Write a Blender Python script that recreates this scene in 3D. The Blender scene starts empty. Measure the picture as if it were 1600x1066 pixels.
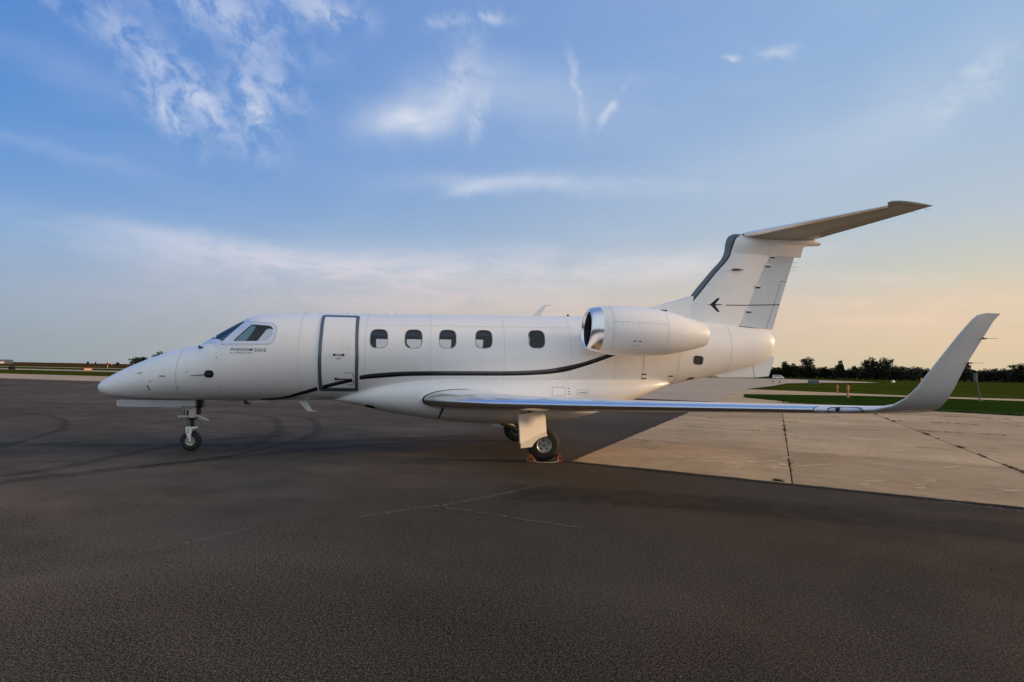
import bpy, bmesh, math, random, bisect
from mathutils import Vector, Matrix
from mathutils.noise import noise as pnoise

R = math.radians
scene = bpy.context.scene
col = scene.collection
random.seed(7)

# ------------------------------------------------------------------ camera
CAM = Vector((6.0044, -12.684, 1.6616))
yaw, pitch, roll = 0.155045, 0.049374, 0.018194
F = Vector((math.sin(yaw) * math.cos(pitch), math.cos(yaw) * math.cos(pitch), math.sin(pitch)))
Rt = Vector((math.cos(yaw), -math.sin(yaw), 0))
Up = Rt.cross(F)
R2 = Rt * math.cos(roll) + Up * math.sin(roll)
U2 = -Rt * math.sin(roll) + Up * math.cos(roll)
cd = bpy.data.cameras.new('camera')
cd.sensor_width = 36
cd.lens = 944.866 / 1600 * 36
cd.clip_start = 0.05
cd.clip_end = 9000
cam = bpy.data.objects.new('camera', cd)
M = Matrix((R2, U2, -F)).transposed().to_4x4()
M.translation = CAM
cam.matrix_world = M
col.objects.link(cam)
scene.camera = cam

# ------------------------------------------------------------------ light settings
SUN_AZ = 95.5      # degrees from +Y towards +X
SUN_EL = 11.5
SUN_STRENGTH = 3.2
SKY_GAIN = 1.0
BACK_SKY = (0.58, 0.66, 0.75, 1)
GLOW_SKY = (1.5, 1.08, 0.68, 1)
scene.view_settings.view_transform = 'Standard'
scene.view_settings.look = 'None'
scene.view_settings.exposure = 0.0
scene.view_settings.gamma = 1.0
scene.view_settings.use_curve_mapping = False


def lin(c):
    out = []
    for v in c:
        v = v / 255.0
        out.append(v / 12.92 if v <= 0.04045 else ((v + 0.055) / 1.055) ** 2.4)
    return tuple(out) + (1.0,)


def dir_ae(az, el):
    return Vector((math.sin(R(az)) * math.cos(R(el)), math.cos(R(az)) * math.cos(R(el)), math.sin(R(el))))


sun_dir = dir_ae(SUN_AZ, SUN_EL)
sd = bpy.data.lights.new('sun', 'SUN')
sd.energy = SUN_STRENGTH
sd.angle = R(8)
sd.color = (1.0, 0.62, 0.30)
sun = bpy.data.objects.new('sun', sd)
sun.rotation_euler = (-sun_dir).to_track_quat('-Z', 'Y').to_euler()
col.objects.link(sun)

# ------------------------------------------------------------------ sky
world = bpy.data.worlds.new('World')
scene.world = world
world.use_nodes = True
nt = world.node_tree
nt.nodes.clear()


def N(tree, typ, **kw):
    n = tree.nodes.new(typ)
    for k, v in kw.items():
        setattr(n, k, v)
    return n


class G:
    """tiny helper for shader graphs: every method returns an output socket"""
    def __init__(self, tree):
        self.t = tree

    def put(self, sock, v):
        if hasattr(v, 'is_output'):
            self.t.links.new(v, sock)
        else:
            sock.default_value = v

    def math(self, op, a, b=0.0, c=0.0, clamp=False):
        n = N(self.t, 'ShaderNodeMath', operation=op, use_clamp=clamp)
        for i, v in enumerate((a, b, c)):
            self.put(n.inputs[i], v)
        return n.outputs[0]

    def dot(self, a, vec):
        n = N(self.t, 'ShaderNodeVectorMath', operation='DOT_PRODUCT')
        self.put(n.inputs[0], a)
        n.inputs[1].default_value = vec
        return n.outputs['Value']

    def comb(self, x, y, z):
        n = N(self.t, 'ShaderNodeCombineXYZ')
        for i, v in enumerate((x, y, z)):
            self.put(n.inputs[i], v)
        return n.outputs[0]

    def noise(self, vec, scale=1.0, detail=6.0, rough=0.55, dist=0.0):
        n = N(self.t, 'ShaderNodeTexNoise')
        self.put(n.inputs['Vector'], vec)
        n.inputs['Scale'].default_value = scale
        n.inputs['Detail'].default_value = detail
        n.inputs['Roughness'].default_value = rough
        n.inputs['Distortion'].default_value = dist
        return n.outputs['Fac']

    def ramp(self, fac, stops, interp='LINEAR'):
        n = N(self.t, 'ShaderNodeValToRGB')
        self.put(n.inputs[0], fac)
        cr = n.color_ramp
        cr.interpolation = interp
        cr.elements[0].position, cr.elements[0].color = stops[0]
        cr.elements[1].position, cr.elements[1].color = stops[-1]
        for p, c in stops[1:-1]:
            cr.elements.new(p).color = c
        return n.outputs[0]

    def mix(self, fac, a, b, blend='MIX'):
        n = N(self.t, 'ShaderNodeMix', data_type='RGBA', blend_type=blend)
        self.put(n.inputs[0], fac)
        self.put(n.inputs[6], a)
        self.put(n.inputs[7], b)
        return n.outputs[2]

    def smooth(self, v, a, b, lo=0.0, hi=1.0):
        n = N(self.t, 'ShaderNodeMapRange', interpolation_type='SMOOTHSTEP')
        self.put(n.inputs[0], v)
        for i, x in enumerate((a, b, lo, hi)):
            n.inputs[i + 1].default_value = x
        return n.outputs[0]


g = G(nt)
tc = N(nt, 'ShaderNodeTexCoord').outputs['Generated']
D = tc
zc = g.math('MAXIMUM', g.dot(D, (0, 0, 1)), 0.0)
hx, hy = math.sin(R(SUN_AZ)), math.cos(R(SUN_AZ))
hlen = g.math('SQRT', g.math('MAXIMUM', g.math('SUBTRACT', 1.0, g.math('MULTIPLY', zc, zc)), 0.0001))
cosang = g.math('DIVIDE', g.dot(D, (hx, hy, 0)), hlen)
m_sun = g.math('MULTIPLY_ADD', cosang, 0.775, 0.49, clamp=True)
left = g.ramp(zc, [(0, lin((150, 163, 173))), (.04, lin((150, 166, 180))), (.10, lin((152, 172, 198))), (.17, lin((130, 168, 212))),
                   (.28, lin((99, 150, 213))), (.42, lin((83, 136, 208))), (.6, lin((88, 132, 206))), (1, lin((98, 134, 196)))])
right = g.ramp(zc, [(0, lin((212, 198, 166))), (.04, lin((224, 200, 168))), (.10, lin((224, 204, 176))), (.15, lin((206, 204, 190))),
                    (.22, lin((186, 199, 210))), (.33, lin((166, 190, 218))), (.45, lin((152, 183, 221))), (1, lin((98, 134, 196)))])
skycol = g.mix(m_sun, left, right)
skytex = N(nt, 'ShaderNodeTexSky', sky_type='NISHITA')
skytex.sun_disc = False
skytex.sun_elevation = R(SUN_EL)
skytex.sun_rotation = R(SUN_AZ)
skytex.air_density = 1.0
skytex.dust_density = 1.0
nish = g.mix(1.0, skytex.outputs[0], (0.10, 0.10, 0.10, 1), 'MULTIPLY')
skycol = g.mix(0.04, skycol, nish)
# the half of the sky behind the camera is a brighter, milky veil; the sky glows round the low sun
back = g.smooth(g.dot(D, (-0.10, -0.995, 0.0)), -0.55, 0.55)
skycol = g.mix(back, skycol, BACK_SKY)
cosun = g.dot(D, tuple(sun_dir))
glow = g.math('MULTIPLY', g.smooth(cosun, 0.66, 1.0), g.smooth(cosun, 0.66, 1.0))
skycol = g.mix(glow, skycol, GLOW_SKY)

# clouds: soft wisps placed by azimuth / elevation, broken up by stretched noise
CLOUDS = [(-21.4, 19.9, 2.74, 1.10, 48, 0.75, 0), (-18.8, 21.2, 3.75, 0.94, 52, 0.50, 0), (-15.1, 21.4, 3.04, 1.47, 62, 0.85, 0),
          (-13.3, 23.9, 2.93, 1.27, 40, 0.45, 0), (-23.0, 23.8, 5.60, 1.46, 33, 0.50, 0), (-29.0, 21.3, 5.54, 1.39, 8, 0.20, 2),
          (-17.7, 27.8, 6.68, 1.69, 10, 0.50, 0), (-9.7, 30.1, 3.76, 1.22, 0, 0.60, 0), (-29.2, 25.6, 1.6, 0.5, 25, 0.30, 0),
          (-1.3, 22.3, 4.07, 1.41, -12, 0.85, 2), (1.7, 24.6, 5.09, 2.15, -25, 0.40, 2), (5.1, 22.7, 1.65, 0.77, -70, 0.50, 0),
          (3.4, 27.3, 3.66, 1.36, -80, 0.28, 0), (5.8, 31.0, 1.70, 0.45, -8, 0.50, 0), (1.5, 30.5, 1.30, 0.50, -20, 0.40, 0),
          (11.6, 24.4, 9.23, 2.50, 8, 0.28, 2), (14.8, 25.4, 2.78, 0.48, 85, 0.50, 0), (18.1, 23.8, 2.15, 0.38, -52, 0.60, 0),
          (12.0, 17.2, 9.8, 0.85, 2, 0.62, 2), (4.6, 16.6, 2.31, 0.52, -14, 0.40, 2), (46.2, 21.5, 2.08, 0.68, -42, 0.50, 0),
          (48.6, 21.7, 1.52, 0.83, -55, 0.40, 0), (43.3, 21.0, 7.62, 2.96, -25, 0.22, 2), (33.0, 27.0, 1.39, 0.42, 5, 0.60, 2),
          (28.8, 26.8, 0.58, 0.24, 20, 0.70, 2), (-8.9, 8.4, 15.66, 2.3, 2, 0.75, 3), (8.8, 9.7, 15.58, 1.9, -2, 0.65, 3), (-2, 5.5, 22, 2.4, 0, .35, 3), (-20, 10.5, 9, .9, 4, .4, 3), (38, 8.2, 9, .55, 4, .5, 3), (41, 4.6, 9, .5, 2, .4, 3),
          (25.4, 9.8, 10.14, 1.2, -5, 0.6, 3), (40.5, 6.2, 11.42, 1.05, 3, 0.5, 3), (11.9, 6.7, 18.09, 1.81, 0, 0.25, 3),
          (39.1, 3.9, 10.71, 1.27, 2, 0.25, 3), (-21.6, 8.9, 12.53, 1.45, 0, 0.20, 3), (30.8, 18.0, 13.37, 3.09, -10, 0.20, 2),
          (-28.3, 15.6, 5.84, 0.58, 4, 0.15, 2),
          # the sky goes on behind the camera and to both sides in the same way
          (110, 14, 20, 2.5, 0, .3, 3), (75, 22, 9, 1.4, -15, .4, 2), (150, 18, 16, 2.2, 5, .35, 3), (200, 24, 10, 2.2, 25, .5, 0),
          (-70, 20, 8, 1.6, 30, .5, 0), (-100, 12, 18, 2, 0, .3, 3), (-140, 26, 10, 2, 20, .5, 0), (60, 45, 9, 2, 30, .5, 0),
          (-40, 48, 10, 2, 20, .5, 0), (180, 50, 10, 2, -20, .5, 0)]
# warp the direction a little so the outlines fray
warp = N(nt, 'ShaderNodeTexNoise')
nt.links.new(D, warp.inputs['Vector'])
warp.inputs['Scale'].default_value = 9.0
warp.inputs['Detail'].default_value = 5.0
warp.inputs['Roughness'].default_value = 0.6
wv = N(nt, 'ShaderNodeVectorMath', operation='MULTIPLY_ADD')
nt.links.new(warp.outputs['Color'], wv.inputs[0])
wv.inputs[1].default_value = (0.07, 0.07, 0.05)
wv.inputs[2].default_value = (-0.035, -0.035, -0.025)
wa = N(nt, 'ShaderNodeVectorMath', operation='ADD')
nt.links.new(D, wa.inputs[0])
nt.links.new(wv.outputs[0], wa.inputs[1])
DW = wa.outputs[0]
sums = {}
for az, el, a, b, rot, amt, kind in CLOUDS:
    t1 = Vector((math.cos(R(az)), -math.sin(R(az)), 0))
    c = dir_ae(az, el)
    t2 = t1.cross(c)
    cr, sr = math.cos(R(rot)), math.sin(R(rot))
    e1 = t1 * cr - t2 * sr
    e2 = t1 * sr + t2 * cr
    e1 = e1 / math.sin(R(a))
    e2 = e2 / math.sin(R(b))
    # tangent coordinates vanish at c only when the component along c is removed
    src = DW if kind in (0, 2) else D
    u = g.math('SUBTRACT', g.dot(src, e1), 0.0)
    v = g.dot(src, e2)
    q = g.math('MULTIPLY_ADD', u, u, g.math('MULTIPLY', v, v))
    e = g.math('EXPONENT', g.math('MULTIPLY', q, -1.0))
    e = g.math('MULTIPLY', e, amt)
    sums[kind] = g.math('ADD', sums[kind], e) if kind in sums else e
c0 = dir_ae(-20, 22)
h0 = Vector((math.cos(R(-20)), -math.sin(R(-20)), 0))
v0 = h0.cross(c0)
sA = h0 * math.cos(R(48)) - v0 * math.sin(R(48))
sB = h0 * math.sin(R(48)) + v0 * math.cos(R(48))
fine = g.noise(g.comb(g.dot(D, sA * 25), g.dot(D, sB * 33), g.dot(D, c0 * 20)), 1.0, 9, 0.62, 0.35)
fine = g.smooth(fine, 0.36, 0.62)
soft = g.noise(g.comb(g.dot(D, (5, 0, 0)), g.dot(D, (0, 5, 0)), g.dot(D, (0, 0, 16))), 1.0, 6, 0.55, 0.4)
soft = g.smooth(soft, 0.25, 0.65, 0.35, 1.0)
band = g.noise(g.comb(g.dot(D, (7, 0, 0)), g.dot(D, (0, 7, 0)), g.dot(D, (0, 0, 26))), 1.0, 9, 0.62, 0.4)
band = g.smooth(band, 0.30, 0.66, 0.28, 1.0)
veil = g.noise(g.comb(g.dot(D, (2.2, 0, 0)), g.dot(D, (0, 2.2, 0)), g.dot(D, (0, 0, 9))), 1.0, 7, 0.6, 0.5)
veil = g.math('MULTIPLY', g.smooth(veil, 0.42, 0.75), 0.09)
dens = g.math('MULTIPLY', sums[0], fine)
dens = g.math('MULTIPLY_ADD', sums[2], soft, dens)
dens = g.math('MULTIPLY_ADD', sums[3], band, dens)
dens = g.math('ADD', dens, veil, clamp=True)
cl_hi = g.mix(m_sun, lin((206, 214, 238)), lin((214, 222, 230)))
cl_lo = g.mix(m_sun, lin((186, 188, 198)), lin((244, 208, 182)))
cloudcol = g.mix(g.smooth(zc, 0.06, 0.24), cl_lo, cl_hi)
final = g.mix(dens, skycol, cloudcol)
bg = N(nt, 'ShaderNodeBackground')
nt.links.new(final, bg.inputs[0])
bg.inputs[1].default_value = SKY_GAIN
wo = N(nt, 'ShaderNodeOutputWorld')
nt.links.new(bg.outputs[0], wo.inputs[0])

# ------------------------------------------------------------------ helpers


def tag(o, label=None, cat=None, group=None, kind=None):
    if label:
        o['label'] = label
    if cat:
        o['category'] = cat
    if group:
        o['group'] = group
    if kind:
        o['kind'] = kind
    return o


def link(o, parent=None):
    col.objects.link(o)
    if parent is not None:
        o.parent = parent
        o.matrix_parent_inverse = Matrix.Translation(parent.location).inverted()
    return o


def obj(name, me, m=None, parent=None):
    o = bpy.data.objects.new(name, me)
    if m is not None and not me.materials:
        me.materials.append(m)
    return link(o, parent)


def mesh(name, verts, faces, smooth=False):
    me = bpy.data.meshes.new(name)
    me.from_pydata([tuple(v) for v in verts], [], faces)
    if smooth:
        me.polygons.foreach_set('use_smooth', [True] * len(me.polygons))
    me.update()
    return me


def from_bm(name, bm, smooth=False, angle=None):
    bmesh.ops.recalc_face_normals(bm, faces=bm.faces)
    me = bpy.data.meshes.new(name)
    bm.to_mesh(me)
    bm.free()
    if smooth:
        me.polygons.foreach_set('use_smooth', [True] * len(me.polygons))
        if angle:
            me.set_sharp_from_angle(angle=R(angle))
    me.update()
    return me


def empty(name, loc=(0, 0, 0)):
    o = bpy.data.objects.new(name, None)
    o.location = loc
    o.empty_display_size = .3
    col.objects.link(o)
    return o


def add_box(bm, x0, x1, y0, y1, z0, z1):
    vs = [bm.verts.new((x, y, z)) for x in (x0, x1) for y in (y0, y1) for z in (z0, z1)]
    for f in ((0, 1, 3, 2), (4, 6, 7, 5), (0, 4, 5, 1), (2, 3, 7, 6), (0, 2, 6, 4), (1, 5, 7, 3)):
        bm.faces.new([vs[i] for i in f])
    return vs


def add_tube(bm, p, q, r0, r1=None, n=12, cap=True):
    p, q = Vector(p), Vector(q)
    r1 = r0 if r1 is None else r1
    d = (q - p).normalized()
    a = d.orthogonal().normalized()
    b = d.cross(a)
    ra = [bm.verts.new(p + (a * math.cos(2 * math.pi * i / n) + b * math.sin(2 * math.pi * i / n)) * r0) for i in range(n)]
    rb = [bm.verts.new(q + (a * math.cos(2 * math.pi * i / n) + b * math.sin(2 * math.pi * i / n)) * r1) for i in range(n)]
    for i in range(n):
        bm.faces.new((ra[i], ra[(i + 1) % n], rb[(i + 1) % n], rb[i]))
    if cap:
        bm.faces.new(ra[::-1])
        bm.faces.new(rb)


def add_lathe(bm, prof, origin, axis='X', n=64, closed=False):
    """prof: list of (along, radius)"""
    ox, oy, oz = origin
    rings = []
    for a, r in prof:
        ring = []
        for i in range(n):
            t = 2 * math.pi * i / n
            c, s = math.cos(t) * r, math.sin(t) * r
            if axis == 'X':
                p = (ox + a, oy + c, oz + s)
            elif axis == 'Y':
                p = (ox + c, oy + a, oz + s)
            else:
                p = (ox + c, oy + s, oz + a)
            ring.append(bm.verts.new(p))
        rings.append(ring)
    for k in range(len(rings) - 1 + (1 if closed else 0)):
        A, B = rings[k], rings[(k + 1) % len(rings)]
        for i in range(n):
            bm.faces.new((A[i], A[(i + 1) % n], B[(i + 1) % n], B[i]))
    return rings


def loft(sections, cap=True):
    verts, faces = [], []
    n = len(sections[0])
    for s in sections:
        verts += [tuple(p) for p in s]
    for k in range(len(sections) - 1):
        for i in range(n):
            j = (i + 1) % n
            faces.append((k * n + i, k * n + j, (k + 1) * n + j, (k + 1) * n + i))
    if cap:
        faces.append(tuple(range(n))[::-1])
        faces.append(tuple((len(sections) - 1) * n + i for i in range(n)))
    return verts, faces


def loft_mesh(name, sections, cap=True, angle=40, mirror=False):
    v, f = loft(sections, cap)
    if mirror:
        v = [(x, -y, z) for x, y, z in v]
    bm = bmesh.new()
    vs = [bm.verts.new(p) for p in v]
    for ff in f:
        try:
            bm.faces.new([vs[i] for i in ff])
        except ValueError:
            pass
    return from_bm(name, bm, True, angle)


# ------------------------------------------------------------------ materials


def material(name, color, rough=0.5, metal=0.0, coat=0.0, var=0.0, scale=8.0, bump=0.0, bscale=60.0, rvar=0.0, spec=0.5, bdist=0.01):
    m = bpy.data.materials.new(name)
    m.use_nodes = True
    t = m.node_tree
    b = t.nodes['Principled BSDF']
    gg = G(t)
    b.inputs['Roughness'].default_value = rough
    b.inputs['Metallic'].default_value = metal
    b.inputs['Coat Weight'].default_value = coat
    b.inputs['Coat Roughness'].default_value = 0.04
    b.inputs['Specular IOR Level'].default_value = spec
    pos = N(t, 'ShaderNodeTexCoord').outputs['Object']
    c = tuple(color) + (1.0,) if len(color) == 3 else tuple(color)
    if var > 0:
        nz = gg.noise(pos, scale, 6, 0.6)
        lo = tuple(max(0, v * (1 - var)) for v in c[:3]) + (1,)
        hi = tuple(min(1, v * (1 + var)) for v in c[:3]) + (1,)
        t.links.new(gg.ramp(nz, [(0.3, lo), (0.7, hi)]), b.inputs['Base Color'])
    else:
        b.inputs['Base Color'].default_value = c
    if rvar > 0:
        nz = gg.noise(pos, scale * 0.6, 5, 0.6)
        t.links.new(gg.smooth(nz, 0.3, 0.7, max(0.0, rough - rvar), rough + rvar), b.inputs['Roughness'])
    if bump > 0:
        bn = N(t, 'ShaderNodeBump')
        bn.inputs['Strength'].default_value = bump
        bn.inputs['Distance'].default_value = bdist
        t.links.new(gg.noise(pos, bscale, 4, 0.6), bn.inputs['Height'])
        t.links.new(bn.outputs[0], b.inputs['Normal'])
    return m


MAT = {}
MAT['white'] = material('white_aircraft_paint', (0.83, 0.825, 0.82), 0.32, 0, 0.35, 0.02, 3, 0.05, 1.6, 0.05, bdist=0.02)
MAT['white2'] = material('white_control_surface_paint', (0.72, 0.72, 0.71), 0.34, 0, 0.4, 0.03, 4, 0.04, 2)
MAT['frame_paint'] = material('window_frame_paint', (0.68, 0.70, 0.82), 0.22, 0.25, 0.4, 0.03, 9)
MAT['shade'] = material('navy_window_shade', (0.018, 0.030, 0.070), 0.6, 0, 0, 0.1, 8)
MAT['tail_grey'] = material('tailplane_dark_grey', (0.26, 0.245, 0.21), 0.4, 0, 0.2, 0.12, 3)  # one grey for the whole tailplane, darker than the white of the wings
MAT['grey_gear'] = material('gear_door_grey_paint', (0.43, 0.44, 0.46), 0.4, 0, 0.2, 0.05, 6)
MAT['black'] = material('black_livery_paint', (0.005, 0.005, 0.006), 0.4, 0, 0.1, 0.2, 20, spec=0.25)
MAT['charcoal'] = material('charcoal_livery_paint', (0.050, 0.056, 0.064), 0.25, 0.2, 0.5, 0.1, 10)
MAT['slate'] = material('slate_blue_livery_paint', (0.085, 0.112, 0.155), 0.3, 0.2, 0.4, 0.1, 10)
MAT['seal'] = material('dark_rubber_seal', (0.012, 0.013, 0.016), 0.5, 0, 0, 0.2, 30)
MAT['line'] = material('panel_gap', (0.30, 0.29, 0.28), 0.6, 0, 0, 0.1, 12)
MAT['seam'] = material('skin_joint', (0.60, 0.595, 0.59), 0.5, 0, 0, 0.05, 12)
MAT['line_dark'] = material('panel_gap_dark', (0.06, 0.06, 0.06), 0.6, 0, 0, 0.1, 12)
MAT['chrome'] = material('polished_aluminium', (0.84, 0.84, 0.84), 0.24, 1.0, 0, 0.02, 6, 0.02, 4, 0.03)
MAT['steel'] = material('bare_steel', (0.42, 0.41, 0.39), 0.35, 1.0, 0, 0.1, 20)
MAT['gear_paint'] = material('gear_cream_paint', (0.62, 0.60, 0.54), 0.4, 0, 0.2, 0.12, 25)
MAT['bronze'] = material('bronze_fitting', (0.40, 0.26, 0.11), 0.35, 0.9, 0, 0.1, 20)
MAT['dark_metal'] = material('dark_metal', (0.03, 0.03, 0.032), 0.5, 0.6, 0, 0.2, 25)
MAT['duct'] = material('dark_intake_duct', (0.015, 0.015, 0.017), 0.45, 0.3, 0, 0.2, 10)
MAT['tyre'] = material('tyre_rubber', (0.016, 0.016, 0.017), 0.75, 0, 0, 0.25, 40, 0.2, 120)
MAT['rim'] = material('wheel_rim_paint', (0.52, 0.51, 0.46), 0.38, 0.2, 0.2, 0.12, 30)
MAT['lining'] = material('dark_cabin_lining', (0.012, 0.018, 0.034), 0.7, 0, 0, 0.1, 6)
MAT['leather'] = material('cabin_seat_leather', (0.10, 0.095, 0.09), 0.5, 0, 0, 0.1, 12)
MAT['lens'] = material('clear_lamp_lens', (0.55, 0.60, 0.70), 0.06, 0.0, 0.8, 0.02, 10)
MAT['chock'] = material('orange_chock_paint', (0.34, 0.085, 0.02), 0.6, 0, 0, 0.3, 30, 0.2, 60)
MAT['rope'] = material('pale_rope', (0.42, 0.38, 0.30), 0.8, 0, 0, 0.2, 60)
MAT['red'] = material('red_mark_paint', (0.35, 0.02, 0.03), 0.4)
MAT['orange'] = material('orange_marker_paint', (0.55, 0.16, 0.03), 0.5, 0, 0, 0.1, 10)
MAT['signwhite'] = material('sign_white', (0.75, 0.74, 0.7), 0.5, 0, 0, 0.05, 5)
MAT['post'] = material('weathered_post', (0.10, 0.10, 0.09), 0.8, 0, 0, 0.3, 8)
MAT['bark'] = material('tree_bark', (0.035, 0.027, 0.02), 0.9, 0, 0, 0.3, 3)
MAT['roofwhite'] = material('pale_metal_roof', (0.7, 0.7, 0.7), 0.4, 0, 0, 0.05, .3)
MAT['wall'] = material('hangar_wall', (0.12, 0.12, 0.13), 0.6, 0, 0, 0.2, .4)


def leaf_material(name, c):
    m = bpy.data.materials.new(name)
    m.use_nodes = True
    t = m.node_tree
    b = t.nodes['Principled BSDF']
    gg = G(t)
    geo = N(t, 'ShaderNodeNewGeometry')
    nz = gg.noise(geo.outputs['Position'], 0.8, 4, 0.6)
    lo = tuple(v * 0.5 for v in c) + (1,)
    hi = tuple(v * 1.5 for v in c) + (1,)
    t.links.new(gg.ramp(nz, [(0.3, lo), (0.7, hi)]), b.inputs['Base Color'])
    b.inputs['Roughness'].default_value = 0.8
    b.inputs['Specular IOR Level'].default_value = 0.2
    return m


MAT['leaf'] = leaf_material('dark_foliage', (0.014, 0.018, 0.007))
MAT['weed'] = leaf_material('dry_joint_weed', (0.035, 0.030, 0.014))
MAT['grassblade'] = leaf_material('grass_blade', (0.05, 0.085, 0.02))


def glass_material(name, tint, clear):
    m = bpy.data.materials.new(name)
    m.use_nodes = True
    t = m.node_tree
    t.nodes.clear()
    out = N(t, 'ShaderNodeOutputMaterial')
    tr = N(t, 'ShaderNodeBsdfTransparent')
    tr.inputs[0].default_value = tint
    gl = N(t, 'ShaderNodeBsdfGlossy')
    gl.inputs['Roughness'].default_value = 0.03
    fr = N(t, 'ShaderNodeFresnel')
    fr.inputs[0].default_value = 1.5
    gg = G(t)
    fac = gg.math('MULTIPLY_ADD', fr.outputs[0], 0.7, 1.0 - clear, clamp=True)
    mx = N(t, 'ShaderNodeMixShader')
    t.links.new(fac, mx.inputs[0])
    t.links.new(tr.outputs[0], mx.inputs[1])
    t.links.new(gl.outputs[0], mx.inputs[2])
    t.links.new(mx.outputs[0], out.inputs[0])
    return m


MAT['glass'] = glass_material('cabin_window_glass', (0.82, 0.87, 0.95, 1), 0.97)
MAT['windshield'] = glass_material('tinted_windshield_glass', (0.18, 0.34, 0.42, 1), 0.95)


def ground_material(name, base, mott, grain, rough=0.85, spec=0.3, bump=0.4, bscale=90, big=0.12, streak=None, grain_scale=110, darker_right=False, slabs=False):
    """base colour, big mottling, fine aggregate grain"""
    m = bpy.data.materials.new(name)
    m.use_nodes = True
    t = m.node_tree
    b = t.nodes['Principled BSDF']
    gg = G(t)
    geo = N(t, 'ShaderNodeNewGeometry').outputs['Position']
    n1 = gg.noise(geo, big, 6, 0.62, 0.4)
    n1 = gg.smooth(n1, 0.30, 0.70)
    n2 = gg.smooth(gg.noise(geo, big * 7, 5, 0.6, 0.2), 0.28, 0.72)
    n3 = gg.smooth(gg.noise(geo, grain_scale, 3, 0.75), 0.28, 0.72)
    k = gg.math('MULTIPLY_ADD', gg.math('SUBTRACT', n1, 0.5), mott * 0.95, 1.0)
    k = gg.math('MULTIPLY_ADD', gg.math('SUBTRACT', n2, 0.5), mott * 0.6, k)
    k = gg.math('MULTIPLY_ADD', gg.math('SUBTRACT', n3, 0.5), grain * 2.2, k)
    if streak:
        sx, sy, amt = streak
        n4 = gg.noise(gg.comb(gg.dot(geo, sx), gg.dot(geo, sy), 0.0), 1.0, 6, 0.6, 0.3)
        k = gg.math('MULTIPLY_ADD', gg.math('SUBTRACT', n4, 0.5), amt, k)
    if darker_right:
        n6 = gg.smooth(gg.noise(geo, 34, 4, 0.8), 0.3, 0.7)
        k = gg.math('MULTIPLY_ADD', gg.math('SUBTRACT', n6, 0.5), 1.3, k)
        # the apron's base colour gets darker towards the right, along an uneven border
        w = gg.math('MULTIPLY_ADD', n2, 3.0, gg.dot(geo, (0.82, -0.30, 0.0)))
        k = gg.math('MULTIPLY', k, gg.smooth(w, 5.5, 12.5, 1.0, 0.52))
        n5 = gg.smooth(gg.noise(geo, 130, 2, 0.8), 0.63, 0.70)
        k = gg.math('MULTIPLY_ADD', n5, 2.4, k)
    if slabs:
        oi = N(t, 'ShaderNodeObjectInfo').outputs['Random']
        k = gg.math('MULTIPLY', k, gg.math('MULTIPLY_ADD', oi, 0.32, 0.83))
        st_ = gg.smooth(gg.noise(geo, 1.1, 7, 0.7, 0.8), 0.56, 0.72)
        k = gg.math('MULTIPLY', k, gg.math('MULTIPLY_ADD', st_, -0.26, 1.0))
    k = gg.math('MAXIMUM', k, 0.12)
    cl = tuple(base) + (1,)
    sc = N(t, 'ShaderNodeVectorMath', operation='SCALE')
    tint = gg.noise(geo, big * 2.2, 4, 0.6, 0.3)
    warm = (cl[0] * 1.05, cl[1] * 1.0, cl[2] * 0.94, 1)
    cool = (cl[0] * 0.96, cl[1] * 1.0, cl[2] * 1.05, 1)
    t.links.new(gg.ramp(tint, [(0.32, warm), (0.68, cool)]), sc.inputs[0])
    t.links.new(k, sc.inputs['Scale'])
    t.links.new(sc.outputs[0], b.inputs['Base Color'])
    b.inputs['Roughness'].default_value = rough
    b.inputs['Specular IOR Level'].default_value = spec
    bn = N(t, 'ShaderNodeBump')
    bn.inputs['Strength'].default_value = bump
    bn.inputs['Distance'].default_value = 0.006
    t.links.new(gg.noise(geo, bscale, 3, 0.65), bn.inputs['Height'])
    t.links.new(bn.outputs[0], b.inputs['Normal'])
    return m


MAT['asphalt'] = ground_material('worn_asphalt', (0.071, 0.057, 0.043), 0.85, 1.9, 0.9, 0.10, 0.35, 130, 0.16,
                                 streak=((0.15, -0.1, 0), (0.5, 1.1, 0), 0.5), grain_scale=90, darker_right=True)
MAT['concrete'] = ground_material('weathered_concrete', (0.38, 0.278, 0.170), 0.30, 0.14, 0.88, 0.12, 0.3, 60, 0.35,
                                  streak=((0.25, -0.2, 0), (2.2, 2.6, 0), 0.5), slabs=True)
MAT['concrete_far'] = ground_material('pale_taxiway_concrete', (0.36, 0.29, 0.21), 0.15, 0.05, 0.85, 0.3, 0.1, 20, 0.1)
MAT['joint'] = ground_material('joint_dirt', (0.030, 0.025, 0.018), 0.3, 0.3, 0.95, 0.1, 0.5, 60, 0.8)
MAT['beige'] = ground_material('beige_shoulder_concrete', (0.40, 0.29, 0.19), 0.15, 0.05, 0.85, 0.3, 0.1, 20, 0.1)
MAT['grass'] = ground_material('mown_airfield_grass', (0.043, 0.054, 0.007), 0.5, 0.25, 1.0, 0.0, 0.6, 14, 0.05,
                               streak=((0.02, -0.015, 0), (0.1, 0.13, 0), 0.8), grain_scale=6)
MAT['grass_dark'] = ground_material('dark_verge_grass', (0.020, 0.040, 0.006), 0.45, 0.3, 1.0, 0.0, 0.7, 20, 0.2, grain_scale=12)
MAT['field'] = ground_material('brown_crop_field', (0.075, 0.042, 0.015), 0.25, 0.1, 1.0, 0.0, 0.2, 3, 0.02, grain_scale=1.5)


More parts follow.
